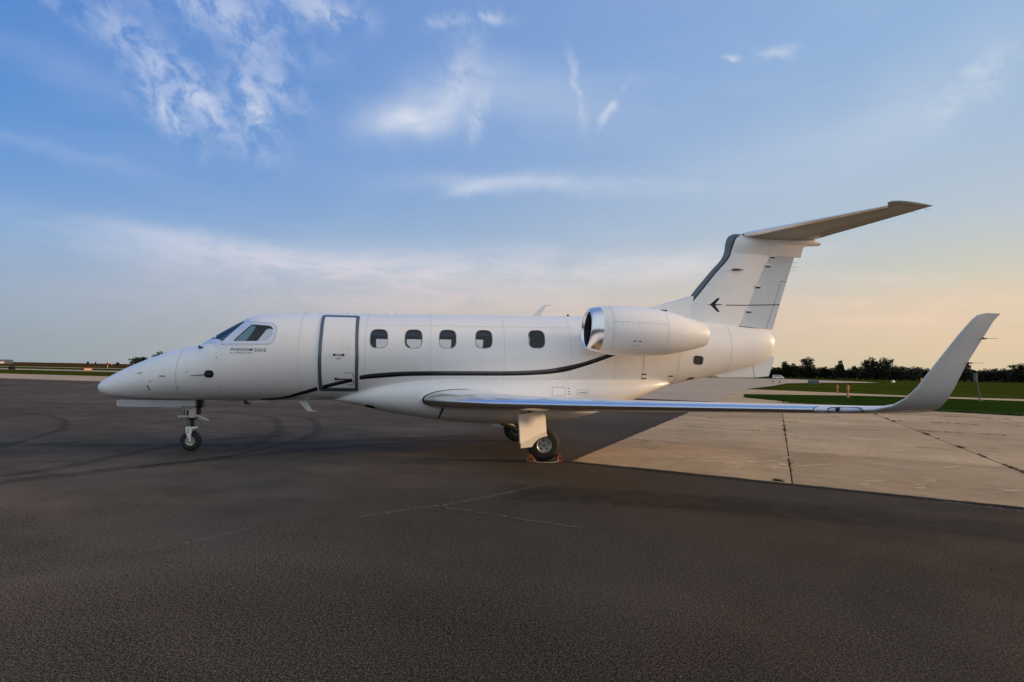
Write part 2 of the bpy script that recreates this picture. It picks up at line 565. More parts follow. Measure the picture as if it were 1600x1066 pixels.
def decal_material(name, c, amt, scale=6.0, lo=0.35, hi=0.65):
    m = bpy.data.materials.new(name)
    m.use_nodes = True
    t = m.node_tree
    b = t.nodes['Principled BSDF']
    gg = G(t)
    geo = N(t, 'ShaderNodeNewGeometry').outputs['Position']
    uvn = N(t, 'ShaderNodeUVMap').outputs[0]
    v = N(t, 'ShaderNodeSeparateXYZ')
    t.links.new(uvn, v.inputs[0])
    # fades towards the edges and the ends of the strip
    ev = gg.math('MULTIPLY', v.outputs[1], gg.math('SUBTRACT', 1.0, v.outputs[1]))
    eu = gg.math('MULTIPLY', v.outputs[0], gg.math('SUBTRACT', 1.0, v.outputs[0]))
    fade = gg.math('MULTIPLY', gg.smooth(ev, 0.0, 0.2), gg.smooth(eu, 0.0, 0.09))
    a = gg.math('MULTIPLY', gg.smooth(gg.noise(geo, scale, 5, 0.7), lo, hi), fade)
    a = gg.math('MULTIPLY', a, amt)
    b.inputs['Base Color'].default_value = tuple(c) + (1,)
    b.inputs['Roughness'].default_value = 0.8
    b.inputs['Specular IOR Level'].default_value = 0.2
    t.links.new(a, b.inputs['Alpha'])
    return m


MAT['mark'] = decal_material('tyre_scuff_rubber', (0.022, 0.019, 0.017), 0.38, 3.0, 0.25, 0.65)
MAT['oldpaint'] = decal_material('worn_white_paint', (0.24, 0.23, 0.21), 0.50, 16.0, 0.42, 0.72)
MAT['scrape'] = decal_material('pale_concrete_scuff', (0.80, 0.68, 0.50), 0.55, 9.0, 0.42, 0.68)


# ------------------------------------------------------------------ ground
def sheet(name, pts, z, m, kind='structure', parent=None):
    bm = bmesh.new()
    vs = [bm.verts.new((x, y, z)) for x, y in pts]
    f = bm.faces.new(vs)
    f.normal_update()
    if f.normal.z < 0:
        f.normal_flip()
    bmesh.ops.triangulate(bm, faces=bm.faces)
    me = bpy.data.meshes.new(name)
    bm.to_mesh(me)
    bm.free()
    o = obj(name, me, m, parent)
    if kind:
        o['kind'] = kind
    return o


sheet('grass_field', [(-6000, -600), (6000, -600), (6000, 7000), (-6000, 7000)], -0.05, MAT['grass'])
nU, nN = Vector((.883, -.469)), Vector((.469, .883))


def strip(name, d0, d1, m, s0=-900, z=-0.03, xmax=-5):
    def p(d, s):
        q = nN * d + nU * s
        return (q.x, q.y)
    return sheet(name, [p(d0, s0), p(d0, (xmax - nN.x * d0) / nU.x), p(d1, (xmax - nN.x * d1) / nU.x), p(d1, s0)], z, m)


strip('beige_shoulder', 32.3, 48.7, MAT['beige'], -300, 0.004)
strip('taxiway_strip', 81, 96, MAT['concrete_far'], -900, -0.02)
strip('runway_strip', 135, 149, MAT['concrete_far'], -900, -0.02)
strip('brown_field', 172, 2600, MAT['field'], -2600, -0.02, 120)
# asphalt apron
asphalt = sheet('asphalt_apron', [(-300, 195.8), (-5, 39.1), (12, 52), (40, 62), (45, 54.8), (8.84, -1.72), (60, -44.5), (80, -100), (-300, -100)], 0.0,
                MAT['asphalt'])
sheet('taxiway', [(24, 22), (45, 54.8), (61, 75), (88, 112), (112, 134), (150, 158), (168, 186), (200, 280), (150, 300), (60, 240), (-10, 110), (6, 40)], 0.004,
      MAT['concrete_far'])
apron = sheet('concrete_apron', [(8.84, -1.72), (45, 54.8), (49.2, 45.1), (52, 38.1), (58.5, 32.8), (72, 22), (100, -8), (100, -77)], 0.003, MAT['concrete'])
# recessed joint bed below the slabs
u_dir = Vector((.767, -.642))
v_dir = Vector((.5385, .8426))
O2 = Vector((8.84, -1.72))


def uv(u, v):
    q = O2 + u_dir * u + v_dir * v
    return (q.x, q.y)


def slab(x0, x1, y0, y1, gp=0.012):
    ring = [uv(x0 + gp, y0 + (.02 if y0 > 0 else -.02)), uv(x1 - gp, y0 + (.02 if y0 > 0 else -.02)), uv(x1 - gp, y1 - .02), uv(x0 + gp, y1 - .02)]
    zt = 0.016 + random.uniform(-.002, .002)
    bm = bmesh.new()
    b0 = [bm.verts.new((x, y, 0.0075)) for x, y in ring]
    cx = sum(p[0] for p in ring) / 4
    cy = sum(p[1] for p in ring) / 4
    b1 = [bm.verts.new((x, y, zt - .004)) for x, y in ring]
    b2 = [bm.verts.new((x + (cx - x) * .0035, y + (cy - y) * .0035, zt)) for x, y in ring]
    for A, B in ((b0, b1), (b1, b2)):
        for i in range(4):
            bm.faces.new((A[i], A[(i + 1) % 4], B[(i + 1) % 4], B[i]))
    bm.faces.new(b2)
    o = obj('concrete_slab', from_bm('concrete_slab', bm), MAT['concrete'], apron)
    return o


US = [0, 3.75, 7.6, 11.5, 15.4, 19.3, 23.2, 27.1]
VS_A = [0, 4.4, 9.1, 13.7, 18.2, 22.8, 27.4]
VS_B = [0, 3.6, 8.0, 12.9, 17.6, 22.4, 27.0]
bed = sheet('joint_bed', [uv(.01, .01), uv(27.1, .01), uv(27.1, 27.2), uv(.01, 27.2)], 0.0065, MAT['joint'], None, apron)
for i in range(len(US) - 1):
    VV = VS_A if i < 2 else VS_B
    for j in range(len(VV) - 1):
        slab(US[i], US[i + 1], VV[j], VV[j + 1])
# verge and near grass lying over the apron's far border
sheet('grass_verge', [(34, 36), (44, 35.8), (48.1, 33.9), (53, 28), (64, 19), (90, -6), (62, -22), (33.5, 11.2), (31, 15.8), (29.6, 22), (30, 29)], 0.03,
      MAT['grass_dark'])


def ribbon_sheet(name, pts, w, z, m, parent):
    """flat strip following a smooth path on the ground"""
    P = [Vector((p[0], p[1])) for p in pts]
    path = []
    for i in range(len(P) - 1):
        p0, p1, p2, p3 = P[max(i - 1, 0)], P[i], P[i + 1], P[min(i + 2, len(P) - 1)]
        for k in range(8):
            t = k / 8
            path.append(0.5 * ((2 * p1) + (p2 - p0) * t + (2 * p0 - 5 * p1 + 4 * p2 - p3) * t * t + (3 * p1 - p0 - 3 * p2 + p3) * t ** 3))
    path.append(P[-1])
    verts, faces, uvs = [], [], []
    n = len(path)
    for i, p in enumerate(path):
        d = (path[min(i + 1, n - 1)] - path[max(i - 1, 0)]).normalized()
        s = Vector((-d.y, d.x)) * w / 2
        for k, sg in enumerate((-1, -.33, .33, 1)):
            q = p + s * sg
            verts.append((q.x, q.y, z))
            uvs.append((i / (n - 1), k / 3))
    for i in range(n - 1):
        for k in range(3):
            faces.append((i * 4 + k, (i + 1) * 4 + k, (i + 1) * 4 + k + 1, i * 4 + k + 1))
    me = mesh(name, verts, faces)
    ul = me.uv_layers.new(name='UVMap')
    for lp in me.loops:
        ul.data[lp.index].uv = uvs[lp.vertex_index]
    if me.polygons[0].normal.z < 0:
        me.flip_normals()
    return obj(name, me, m, parent)


zz = 0.004
for pts, w in [([(-9.5, 9.9), (-7.36, 9.44), (-5.84, 8.73), (-4.33, 7.1), (-3.46, 5.65), (-2.65, 3.9), (-2.35, 2.47), (-1.9, .45), (-1.6, -1)], .28),
               ([(-6, 9.6), (-3, 10.6), (-.9, 10.1), (1.25, 8.25), (2.32, 4.76), (2.64, 2.5), (2.56, .39), (2.24, -.54)], .34),
               ([(-2.2, 11), (.2, 10.2), (2.4, 8.2), (3.3, 5), (3.5, 2.6), (3.1, .6), (2.4, -1.2), (1.0, -2.6)], .3),
               ([(.05, -2.9), (.5, -1.97), (.98, .4), (1.7, 1.9), (3.2, 3)], .34),
               ([(-1.2, -4.5), (.3, -3.4), (2, -1.6), (4.6, .6), (7, 1.6)], .5),
               ([(-8, 3.5), (-4, 1.6), (0, .8), (4, 1.4), (8, 3)], .7),
               ([(7, -4.3), (10, -5.4), (13, -7.2), (16, -9.2)], 1.3),
               ([(-10, 15), (-4, 13.6), (2, 13.5), (8, 15)], .5)]:
    o = ribbon_sheet('tyre_mark', pts, w, zz, MAT['mark'], asphalt)
    zz += 0.0012
for pts, w in [([(6.3, -5.25), (6.8, -5.62), (7.3, -6.02), (7.84, -6.41)], .09),
               ([(5.3, -5.74), (5.5, -5.66), (5.95, -5.36), (6.4, -5.16), (6.8, -4.84), (7.23, -4.52), (7.7, -4.1), (8.2, -3.62)], .14),
               ([(3.9, -6.65), (4.02, -6.54), (4.23, -6.27), (4.45, -6.02)], .14),
               ([(9.1, -6.02), (9.34, -6.38)], .03),
               ([(13.0, -5.45), (13.5, -6.0), (14.2, -6.8)], .18),
               ([(-2.6, -1.24), (-.87, -1.24), (.07, -1.27)], .17)]:
    ribbon_sheet('faded_paint_line', pts, w, zz, MAT['oldpaint'], asphalt)
    zz += 0.0012
zs = 0.0215
for k in range(26):
    cx = random.uniform(1.5, 7.4)
    cy = random.uniform(.3, 4.6)
    a = random.uniform(.1, .9)
    ln = random.uniform(.3, .9)
    x0, y0 = uv(cx, cy)
    pts = [(x0, y0), (x0 + ln * .5 * math.cos(a), y0 + ln * .5 * math.sin(a) + random.uniform(-.08, .08)), (x0 + ln * math.cos(a), y0 + ln * math.sin(a))]
    ribbon_sheet('pale_scuff', pts, random.uniform(.1, .22), zs, MAT['scrape'], apron)
    zs += 0.0006


def blades(name, spots, h, m, parent=None, kind='stuff', per=7):
    bm = bmesh.new()
    for x, y, z in spots:
        for k in range(per):
            a = random.uniform(0, 6.283)
            hh = h * random.uniform(.4, 1.2)
            bx, by = x + random.gauss(0, h * .4), y + random.gauss(0, h * .4)
            lx, ly = math.cos(a) * hh * random.uniform(.2, .7), math.sin(a) * hh * random.uniform(.2, .7)
            w = h * .09
            px, py = -math.sin(a) * w, math.cos(a) * w
            v = [bm.verts.new((bx - px, by - py, z)), bm.verts.new((bx + px, by + py, z)), bm.verts.new((bx + lx * .5 + px * .7, by + ly * .5 + py * .7, z + hh * .65)),
                 bm.verts.new((bx + lx, by + ly, z + hh))]
            bm.faces.new((v[0], v[1], v[2]))
            bm.faces.new((v[0], v[2], v[3]))
    me = bpy.data.meshes.new(name)
    bm.to_mesh(me)
    bm.free()
    o = obj(name, me, m, parent)
    if kind:
        o['kind'] = kind
    return o


# loose chips of aggregate on the near asphalt
MAT['chip'] = material('loose_aggregate_chip', (0.15, 0.135, 0.115), 0.8, 0, 0, 0.6, 90)
bm = bmesh.new()
for k in range(5200):
    y = -10.6 + 6.5 * random.random() ** 1.5
    x = random.uniform(-3, 16)
    if x - 8.84 > 0 and (y + 1.72) > -.84 * (x - 8.84) - .2:
        continue
    r = random.uniform(.0022, .0048)
    a = random.uniform(0, 6.28)
    h = r * random.uniform(.7, 1.2)
    base = [bm.verts.new((x + r * math.cos(a + q) * random.uniform(.7, 1.3), y + r * math.sin(a + q) * random.uniform(.7, 1.3), .001)) for q in (0, 1.6, 3.1, 4.7)]
    tp_ = bm.verts.new((x + random.uniform(-.3, .3) * r, y + random.uniform(-.3, .3) * r, .001 + h))
    for i in range(4):
        bm.faces.new((base[i], base[(i + 1) % 4], tp_))
me = bpy.data.meshes.new('loose_chips')
bm.to_mesh(me)
bm.free()
obj('loose_chips', me, MAT['chip'])['kind'] = 'stuff'
spots = []


def weed_line(u0, v0, u1, v1, n, clump=.5):
    for i in range(n):
        t = random.random()
        if pnoise(Vector((u0 + (u1 - u0) * t, v0 + (v1 - v0) * t, 3.3)) * 1.1) < clump - .5:
            continue
        x, y = uv(u0 + (u1 - u0) * t + random.gauss(0, .015), v0 + (v1 - v0) * t + random.gauss(0, .015))
        spots.append((x, y, .006))


weed_line(7.6, 3, 7.6, 22, 900, .62)
for vv in VS_B[1:6]:
    weed_line(7.6, vv, 26, vv, 700, .5)
for vv in VS_A[2:5]:
    weed_line(1.0, vv, 7.6, vv, 110, .66)
weed_line(3.75, 8, 3.75, 14, 160, .6)
weed_line(3.75, 0, 3.75, 8, 60, .6)
for k in range(40):
    spots.append((11.63 + random.gauss(0, .025), -3.90 + random.gauss(0, .05), .006))
blades('joint_weeds', spots, .045, MAT['weed'], None, 'stuff', 5)
# ragged lip of asphalt lapping over the concrete edge
vs, fs = [], []
for lo, hi, fn in ((-.3, 27.5, lambda t, w: uv(t, -.06 + w)), (.0, 26, lambda t, w: uv(-.05 + w, t))):
    n = 420
    b = len(vs)
    for i in range(n + 1):
        t = lo + (hi - lo) * i / n
        w = .055 + .05 * pnoise(Vector((t * 2.1, hi, 0))) + .035 * pnoise(Vector((t * 9.0, hi, 2))) + .02 * pnoise(Vector((t * 30.0, hi, 5)))
        for k, (ww, z) in enumerate(((-.04, .0005), (.0, .020), (max(w, .012) + .015, .0215), (max(w, .012) + .03, .0172))):
            x, y = fn(t, ww)
            vs.append((x, y, z))
    for i in range(n):
        for k in range(3):
            fs.append((b + i * 4 + k, b + (i + 1) * 4 + k, b + (i + 1) * 4 + k + 1, b + i * 4 + k + 1))
me = mesh('asphalt_edge', vs, fs)
obj('asphalt_edge', me, MAT['asphalt'], asphalt)
spots = []
for k in range(1500):
    t = random.random()
    a, b = Vector((31.0, 15.8)), Vector((33.5, 11.2))
    q = a + (b - a) * (t * 4.5 - 1.2) + Vector((random.gauss(.2, .18), random.gauss(.1, .12)))
    spots.append((q.x, q.y, .03))
blades('verge_grass_edge', spots, .10, MAT['grassblade'], None, 'stuff', 6)

# ------------------------------------------------------------------ business jet
TOP = [(0,1.2),(.01,1.247),(.04,1.295),(.09,1.342),(.17,1.395),(.5,1.585),(.95,1.792),(1.406,1.964),(1.87,2.089),(2.159,2.286),(2.568,2.54),(2.8,2.655),(3.05,2.704),(3.415,2.733),(4.03,2.75),(5.3,2.773),(6.62,2.798),(7.98,2.828),(9.1,2.857),(10.5,2.875),(12,2.84),(13.1,2.76),(13.65,2.70),(13.88,2.62),(13.96,2.53),(13.98,2.42)]
BOT = [(0,1.2),(.01,1.155),(.04,1.117),(.13,1.07),(.3,1.017),(.756,.985),(1.68,.982),(2.87,.988),(4.2,1.015),(5.5,1.04),(7,1.065),(8.5,1.09),(9.6,1.14),(10.4,1.22),(11.138,1.348),(12.336,1.593),(13.1,1.763),(13.57,1.902),(13.8,2.01),(13.93,2.15),(13.97,2.3),(13.98,2.42)]
HW = [(0,0),(.01,.05),(.04,.1),(.09,.15),(.17,.21),(.5,.37),(.95,.535),(1.4,.66),(1.87,.755),(2.5,.83),(3.2,.868),(4,.885),(9,.885),(10,.855),(11,.75),(12,.61),(13,.47),(13.6,.37),(13.85,.29),(13.95,.17),(13.98,0)]
ZM = [(0,1.2),(.17,1.21),(.5,1.26),(.95,1.36),(1.87,1.54),(2.5,1.7),(3.2,1.83),(4,1.88),(9,1.97),(11,2.1),(13,2.28),(13.98,2.42)]


def pch(T):
    xs = [p[0] for p in T]
    ys = [p[1] for p in T]
    n = len(xs)
    h = [xs[i + 1] - xs[i] for i in range(n - 1)]
    d = [(ys[i + 1] - ys[i]) / h[i] for i in range(n - 1)]
    m = [d[0]] + [0] * (n - 2) + [d[-1]]
    for i in range(1, n - 1):
        if d[i - 1] * d[i] > 0:
            w1 = 2 * h[i] + h[i - 1]
            w2 = h[i] + 2 * h[i - 1]
            m[i] = (w1 + w2) / (w1 / d[i - 1] + w2 / d[i])

    def f(x):
        if x <= xs[0]:
            return ys[0]
        if x >= xs[-1]:
            return ys[-1]
        i = bisect.bisect_right(xs, x) - 1
        t = (x - xs[i]) / h[i]
        return ys[i] * (1 + 2 * t) * (1 - t) ** 2 + m[i] * h[i] * t * (1 - t) ** 2 + ys[i + 1] * t * t * (3 - 2 * t) + m[i + 1] * h[i] * t * t * (t - 1)
    return f


fT, fB, fH, fZ = pch(TOP), pch(BOT), pch(HW), pch(ZM)
NE = 2.15


def sec(x, t, inset=0.0, floor=None):
    c, s = math.cos(t), math.sin(t)
    zm = fZ(x)
    a = (fT(x) - zm if s > 0 else zm - fB(x)) - inset
    hw = fH(x) - inset
    y = -hw * math.copysign(abs(c) ** (2 / NE), c)
    z = zm + a * math.copysign(abs(s) ** (2 / NE), s)
    return Vector((x, y, z))


def implicit(p):
    x, y, z = p
    zm = fZ(x)
    a = (fT(x) - zm) if z > zm else (zm - fB(x))
    return abs(y / max(fH(x), 1e-4)) ** NE + abs((z - zm) / max(a, 1e-4)) ** NE


def fnormal(p):
    e = 4e-4
    x = min(max(p[0], 0.012), 13.965)
    q = [x, p[1], p[2]]
    gr = []
    for k in range(3):
        a = list(q)
        b = list(q)
        a[k] += e
        b[k] -= e
        gr.append(implicit(a) - implicit(b))
    v = Vector(gr)
    return v.normalized() if v.length > 1e-9 else Vector((-1, 0, 0))


def ysurf(x, z):
    zm = fZ(x)
    a = (fT(x) - zm) if z > zm else (zm - fB(x))
    q = 1 - min(1, abs((z - zm) / max(a, 1e-6))) ** NE
    return fH(x) * max(q, 0) ** (1 / NE)


def onf(x, z, off=0.0, side=-1):
    p = Vector((x, side * ysurf(x, z), z))
    return p + fnormal(p) * off


jet = empty('business_jet', (8.0, 0, 0))
tag(jet, 'white twin-engine business jet with dark stripes parked on the apron', 'aeroplane')


def J(name, me, m=None, parent=None):
    return obj(name, me, m, parent or jet)


def poly_patch(name, outer, fn, holes=(), step=0.06, skirt=0.0, smooth=True):
    """fill a 2-D outline (a, b), cut it finely and lay it on a surface through fn(a, b, extra_offset)"""
    bm = bmesh.new()
    for loop in [outer] + list(holes):
        vs = [bm.verts.new((p[0], p[1], 0)) for p in loop]
        for i in range(len(vs)):
            bm.edges.new((vs[i], vs[(i + 1) % len(vs)]))
    bmesh.ops.triangle_fill(bm, edges=bm.edges[:], use_beauty=True)
    xs = [p[0] for p in outer]
    ys = [p[1] for p in outer]
    for ax, lo, hi in ((0, min(xs), max(xs)), (1, min(ys), max(ys))):
        k = int((hi - lo) / step)
        for i in range(1, k + 1):
            co = [0, 0, 0]
            no = [0, 0, 0]
            co[ax] = lo + (hi - lo) * i / (k + 1)
            no[ax] = 1
            bmesh.ops.bisect_plane(bm, geom=bm.verts[:] + bm.edges[:] + bm.faces[:], plane_co=co, plane_no=no)
    flat = {v: (v.co.x, v.co.y) for v in bm.verts}
    if skirt:
        be = [e for e in bm.edges if len(e.link_faces) == 1]
        r = bmesh.ops.extrude_edge_only(bm, edges=be)
        nv = [v for v in r['geom'] if isinstance(v, bmesh.types.BMVert)]
        for v in nv:
            a, b = v.co.x, v.co.y
            v.co = fn(a, b, -skirt)
        for v, (a, b) in flat.items():
            v.co = fn(a, b, 0.0)
    else:
        for v, (a, b) in flat.items():
            v.co = fn(a, b, 0.0)
    bmesh.ops.recalc_face_normals(bm, faces=bm.faces)
    me = bpy.data.meshes.new(name)
    bm.normal_update()
    bm.to_mesh(me)
    bm.free()
    # make the faces point away from the aircraft
    if smooth:
        me.polygons.foreach_set('use_smooth', [True] * len(me.polygons))
        me.set_sharp_from_angle(angle=R(35))
    return me


def fpatch(name, outline, m, off=0.003, side=-1, holes=(), step=0.07, skirt=0.0, parent=None):
    me = poly_patch(name, outline, lambda a, b, e: onf(a, b, off + e, side), holes, step, skirt)
    # orient outwards
    if len(me.polygons):
        p = max(me.polygons, key=lambda q: q.area)
        if p.normal.dot(fnormal(p.center)) < 0:
            me.flip_normals()
    return J(name, me, m, parent)


def rrect(x0, z0, x1, z1, r, n=6, sl=0.0):
    out = []
    for cx, cz, a0 in ((x1 - r, z1 - r, 0), (x0 + r, z1 - r, 90), (x0 + r, z0 + r, 180), (x1 - r, z0 + r, 270)):
        for i in range(n + 1):
            a = R(a0 + 90 * i / n)
            x = cx + r * math.cos(a)
            out.append((x, cz + r * math.sin(a) + sl * (x - (x0 + x1) / 2)))
    return out


def superr(cx, cz, w, h, n=3.2, k=28, sl=0.02):
    out = []
    for i in range(k):
        a = 2 * math.pi * i / k
        c, s = math.cos(a), math.sin(a)
        x = w / 2 * math.copysign(abs(c) ** (2 / n), c)
        out.append((cx + x, cz + h / 2 * math.copysign(abs(s) ** (2 / n), s) + sl * x))
    return out


def roundpoly(pts, r, n=5):
    out = []
    k = len(pts)
    for i in range(k):
        p0, p1, p2 = Vector(pts[i - 1]), Vector(pts[i]), Vector(pts[(i + 1) % k])
        a = p1 + (p0 - p1).normalized() * min(r, (p0 - p1).length * .45)
        b = p1 + (p2 - p1).normalized() * min(r, (p2 - p1).length * .45)
        for j in range(n + 1):
            t = j / n
            q = a * (1 - t) ** 2 + p1 * 2 * t * (1 - t) + b * t * t
            out.append((q.x, q.y))
    return out


WINX = [5.271, 5.928, 6.586, 7.297, 8.357]
WINZ = [2.236, 2.248, 2.262, 2.278, 2.304]
WW, WH = 0.325, 0.358
COCK = roundpoly([(2.60, 2.118), (2.885, 2.452), (3.24, 2.432), (3.315, 2.375), (3.315, 2.25), (3.215, 2.136)], .05)
# windshield outline is given on the upper surface as (x, y) pairs, near side (y<0)
WS = roundpoly([(1.965, -.05), (2.06, -.40), (2.43, -.725), (2.755, -.55), (2.655, -.33), (2.60, -.05)], .03)


def ztop_y(x, y):
    hw = fH(x)
    return fZ(x) + (fT(x) - fZ(x)) * max(0.0, 1 - min(1, abs(y) / hw) ** NE) ** (1 / NE)


def onws(x, y, off=0.0, side=-1):
    p = Vector((x, y if side < 0 else -y, ztop_y(x, y)))
    return p + fnormal(p) * off


def build_fuselage():
    Mn = 112
    xs = [0.0035 * (i ** 2.0) for i in range(1, 12)]
    x = xs[-1]
    while x < 13.5:
        x += 0.07
        xs.append(x)
    while x < 13.955:
        x += max(.006, (13.98 - x) * .16)
        xs.append(min(x, 13.972))
    verts, faces, mats = [], [], []

    def shell(xl, inset, flip, caps):
        base = len(verts)
        for xx in xl:
            for i in range(Mn):
                p = sec(xx, 2 * math.pi * i / Mn, inset)
                if inset:
                    p.z = max(p.z, 1.34)
                verts.append(p)
        for k in range(len(xl) - 1):
            for i in range(Mn):
                j = (i + 1) % Mn
                f = (base + k * Mn + i, base + k * Mn + j, base + (k + 1) * Mn + j, base + (k + 1) * Mn + i)
                faces.append(f if flip else f[::-1])
                mats.append(1 if inset else 0)
        for ring, ap in ((0, caps[0]), (len(xl) - 1, caps[1])):
            a = len(verts)
            verts.append(ap)
            for i in range(Mn):
                j = (i + 1) % Mn
                f = (a, base + ring * Mn + i, base + ring * Mn + j)
                if (ring == 0) != flip:
                    f = f[::-1]
                faces.append(f if True else f)
                mats.append(1 if inset else 0)
    shell(xs, 0.0, False, (Vector((0, 0, 1.2)), Vector((13.98, 0, 2.42))))
    xi = [1.9 + i * .14 for i in range(59)]
    shell(xi, 0.055, True, (Vector((1.89, 0, 1.6)), Vector((xi[-1] + .01, 0, 2.0))))
    me = mesh('fuselage', verts, faces)
    me.materials.append(MAT['white'])
    me.materials.append(MAT['lining'])
    me.materials.append(MAT['seal'])
    me.polygons.foreach_set('material_index', mats)
    o = J('fuselage', me)
    # window openings right through the skin on both sides
    cv, cf = [], []

    def prism(ringA, ringB):
        b = len(cv)
        n = len(ringA)
        cv.extend(ringA)
        cv.extend(ringB)
        cf.append(tuple(b + i for i in range(n)))
        cf.append(tuple(b + n + i for i in range(n))[::-1])
        for i in range(n):
            j = (i + 1) % n
            cf.append((b + i, b + n + i, b + n + j, b + j))
    for side in (-1, 1):
        for wx, wz in zip(WINX, WINZ):
            out = superr(wx, wz, WW, WH)
            prism([(a, side * .62, b) for a, b in out], [(a, side * 1.1, b) for a, b in out])
        prism([(a, side * .40, b) for a, b in COCK], [(a, side * 1.1, b) for a, b in COCK])
        ra, rb = [], []
        for a, b in WS:
            p = onws(a, b, 0, side)
            nn = fnormal(p)
            ra.append(tuple(p - nn * .12))
            rb.append(tuple(p + nn * .1))
        prism(ra, rb)
    cm = mesh('cutter', cv, cf)
    for k in range(3):
        cm.materials.append(MAT['seal'])
    cm.polygons.foreach_set('material_index', [2] * len(cm.polygons))
    bm = bmesh.new()
    bm.from_mesh(cm)
    bmesh.ops.recalc_face_normals(bm, faces=bm.faces)
    bm.to_mesh(cm)
    bm.free()
    co = bpy.data.objects.new('cutter', cm)
    col.objects.link(co)
    md = o.modifiers.new('cut', 'BOOLEAN')
    md.operation = 'DIFFERENCE'
    md.object = co
    md.solver = 'EXACT'
    bpy.context.view_layer.update()
    dg = bpy.context.evaluated_depsgraph_get()
    nm = bpy.data.meshes.new_from_object(o.evaluated_get(dg))
    o.modifiers.clear()
    old = o.data
    o.data = nm
    nm.name = 'fuselage'
    bpy.data.meshes.remove(old)
    bpy.data.objects.remove(co)
    bpy.data.meshes.remove(cm)
    nm.polygons.foreach_set('use_smooth', [True] * len(nm.polygons))
    cache = {}
    norms = [None] * len(nm.loops)
    for p in nm.polygons:
        fnrm = p.normal.copy()
        for li in p.loop_indices:
            vi = nm.loops[li].vertex_index
            if p.material_index == 0:
                if vi not in cache:
                    cache[vi] = fnormal(nm.vertices[vi].co)
                norms[li] = cache[vi]
            else:
                norms[li] = fnrm
    nm.normals_split_custom_set(norms)
    return o


fus = build_fuselage()

# --- panes and window trim
for side in (-1, 1):
    for wx, wz in zip(WINX, WINZ):
        w = fpatch('cabin_window', superr(wx, wz, WW + .004, WH + .004), MAT['glass'], -0.010, side, step=.12)
        zt = wz + WH / 2
        if wx < 8:
            sh = [q for q in superr(wx, wz, WW + .05, WH + .05, 3.2, 40) if q[1] > zt - .085]
            sh = sorted(sh)
            fpatch('window_shade', [(sh[0][0], zt - .085)] + sh + [(sh[-1][0], zt - .085)], MAT['shade'], -.062, side, step=.2, parent=w)
        fpatch('window_rim', superr(wx, wz, WW + .020, WH + .020), MAT['line'], 0.0015, side, [superr(wx, wz, WW - .004, WH - .004)], .2, parent=w)
    w = fpatch('cockpit_side_window', COCK, MAT['glass'], -0.006, side, step=.12)
    fr_out = roundpoly([(2.36, 2.058), (2.685, 2.050), (3.29, 2.078), (3.372, 2.19), (3.372, 2.40), (3.285, 2.482), (2.90, 2.512), (2.72, 2.50)], .05)
    fpatch('window_frame', fr_out, MAT['frame_paint'], 0.002, side, [COCK], .08, parent=w)
    cx_, cz_ = sum(q[0] for q in fr_out) / len(fr_out), sum(q[1] for q in fr_out) / len(fr_out)
    fpatch('frame_outline', [(cx_ + (a - cx_) * 1.016, cz_ + (b - cz_) * 1.03) for a, b in fr_out], MAT['line'], 0.0012, side, [fr_out], .08, parent=w)
    me = poly_patch('windshield', WS, lambda a, b, e: onws(a, b, -0.006 + e, side), (), .12)
    ws = J('windshield', me, MAT['windshield'])
    fo = roundpoly([(1.87, -.012), (1.96, -.44), (2.36, -.77), (2.50, -.775), (2.83, -.52), (2.74, -.30), (2.70, -.012)], .03)
    me = poly_patch('window_frame', fo, lambda a, b, e: onws(a, b, 0.0022 + e, side), [WS], .08)
    J('window_frame', me, MAT['frame_paint'], ws)
    # rivets round the frames
    bm = bmesh.new()
    for k in range(46):
        t = k / 45
        xx = 2.40 + .93 * t
        add = [(xx, 2.078 + .02 * max(0, t - .6) / .4)]
        for (a, b) in add:
            if a > 3.27:
                continue
            p = onf(a, b, .0025, side)
            nn = fnormal(p)
            add_tube(bm, p, p + nn * .0015, .005, .004, 6)
    for k in range(12):
        p = onf(3.345, 2.17 + .21 * k / 11, .0025, side)
        add_tube(bm, p, p + fnormal(p) * .0015, .005, .004, 6)
    for k in range(18):
        t = k / 17
        p = onf(2.55 + .29 * t, 2.10 + .36 * t, .003, side)
        add_tube(bm, p, p + fnormal(p) * .0015, .005, .004, 6)
    o = J('frame_rivets', from_bm('frame_rivets', bm), MAT['charcoal'], w)
    o['kind'] = 'stuff'

# --- flight deck and cabin interior seen through the panes
bm = bmesh.new()
add_box(bm, 2.15, 2.62, -.58, .58, 1.6, 2.08)
J('instrument_panel', from_bm('instrument_panel', bm), MAT['dark_metal'])
for yy in (-.33, .33):
    bm = bmesh.new()
    add_box(bm, 3.0, 3.45, yy - .22, yy + .22, 1.55, 1.75)
    vs = add_box(bm, 3.32, 3.46, yy - .21, yy + .21, 1.75, 2.20)
    for v in vs:
        if v.co.z > 2:
            v.co.x += .12
    add_box(bm, 3.44, 3.56, yy - .12, yy + .12, 2.22, 2.42)
    bmesh.ops.bevel(bm, geom=bm.edges[:], offset=.03, segments=2, affect='EDGES')
    J('pilot_seat', from_bm('pilot_seat', bm, True, 40), MAT['leather'])
for xx in (5.55, 6.95, 7.75):
    for yy in (-.45, .45):
        bm = bmesh.new()
        add_box(bm, xx - .25, xx + .25, yy - .24, yy + .24, 1.42, 1.72)
        add_box(bm, xx + .16, xx + .30, yy - .22, yy + .22, 1.72, 2.16)
        bmesh.ops.bevel(bm, geom=bm.edges[:], offset=.04, segments=2, affect='EDGES')
        J('cabin_seat', from_bm('cabin_seat', bm, True, 40), MAT['leather'])
bm = bmesh.new()
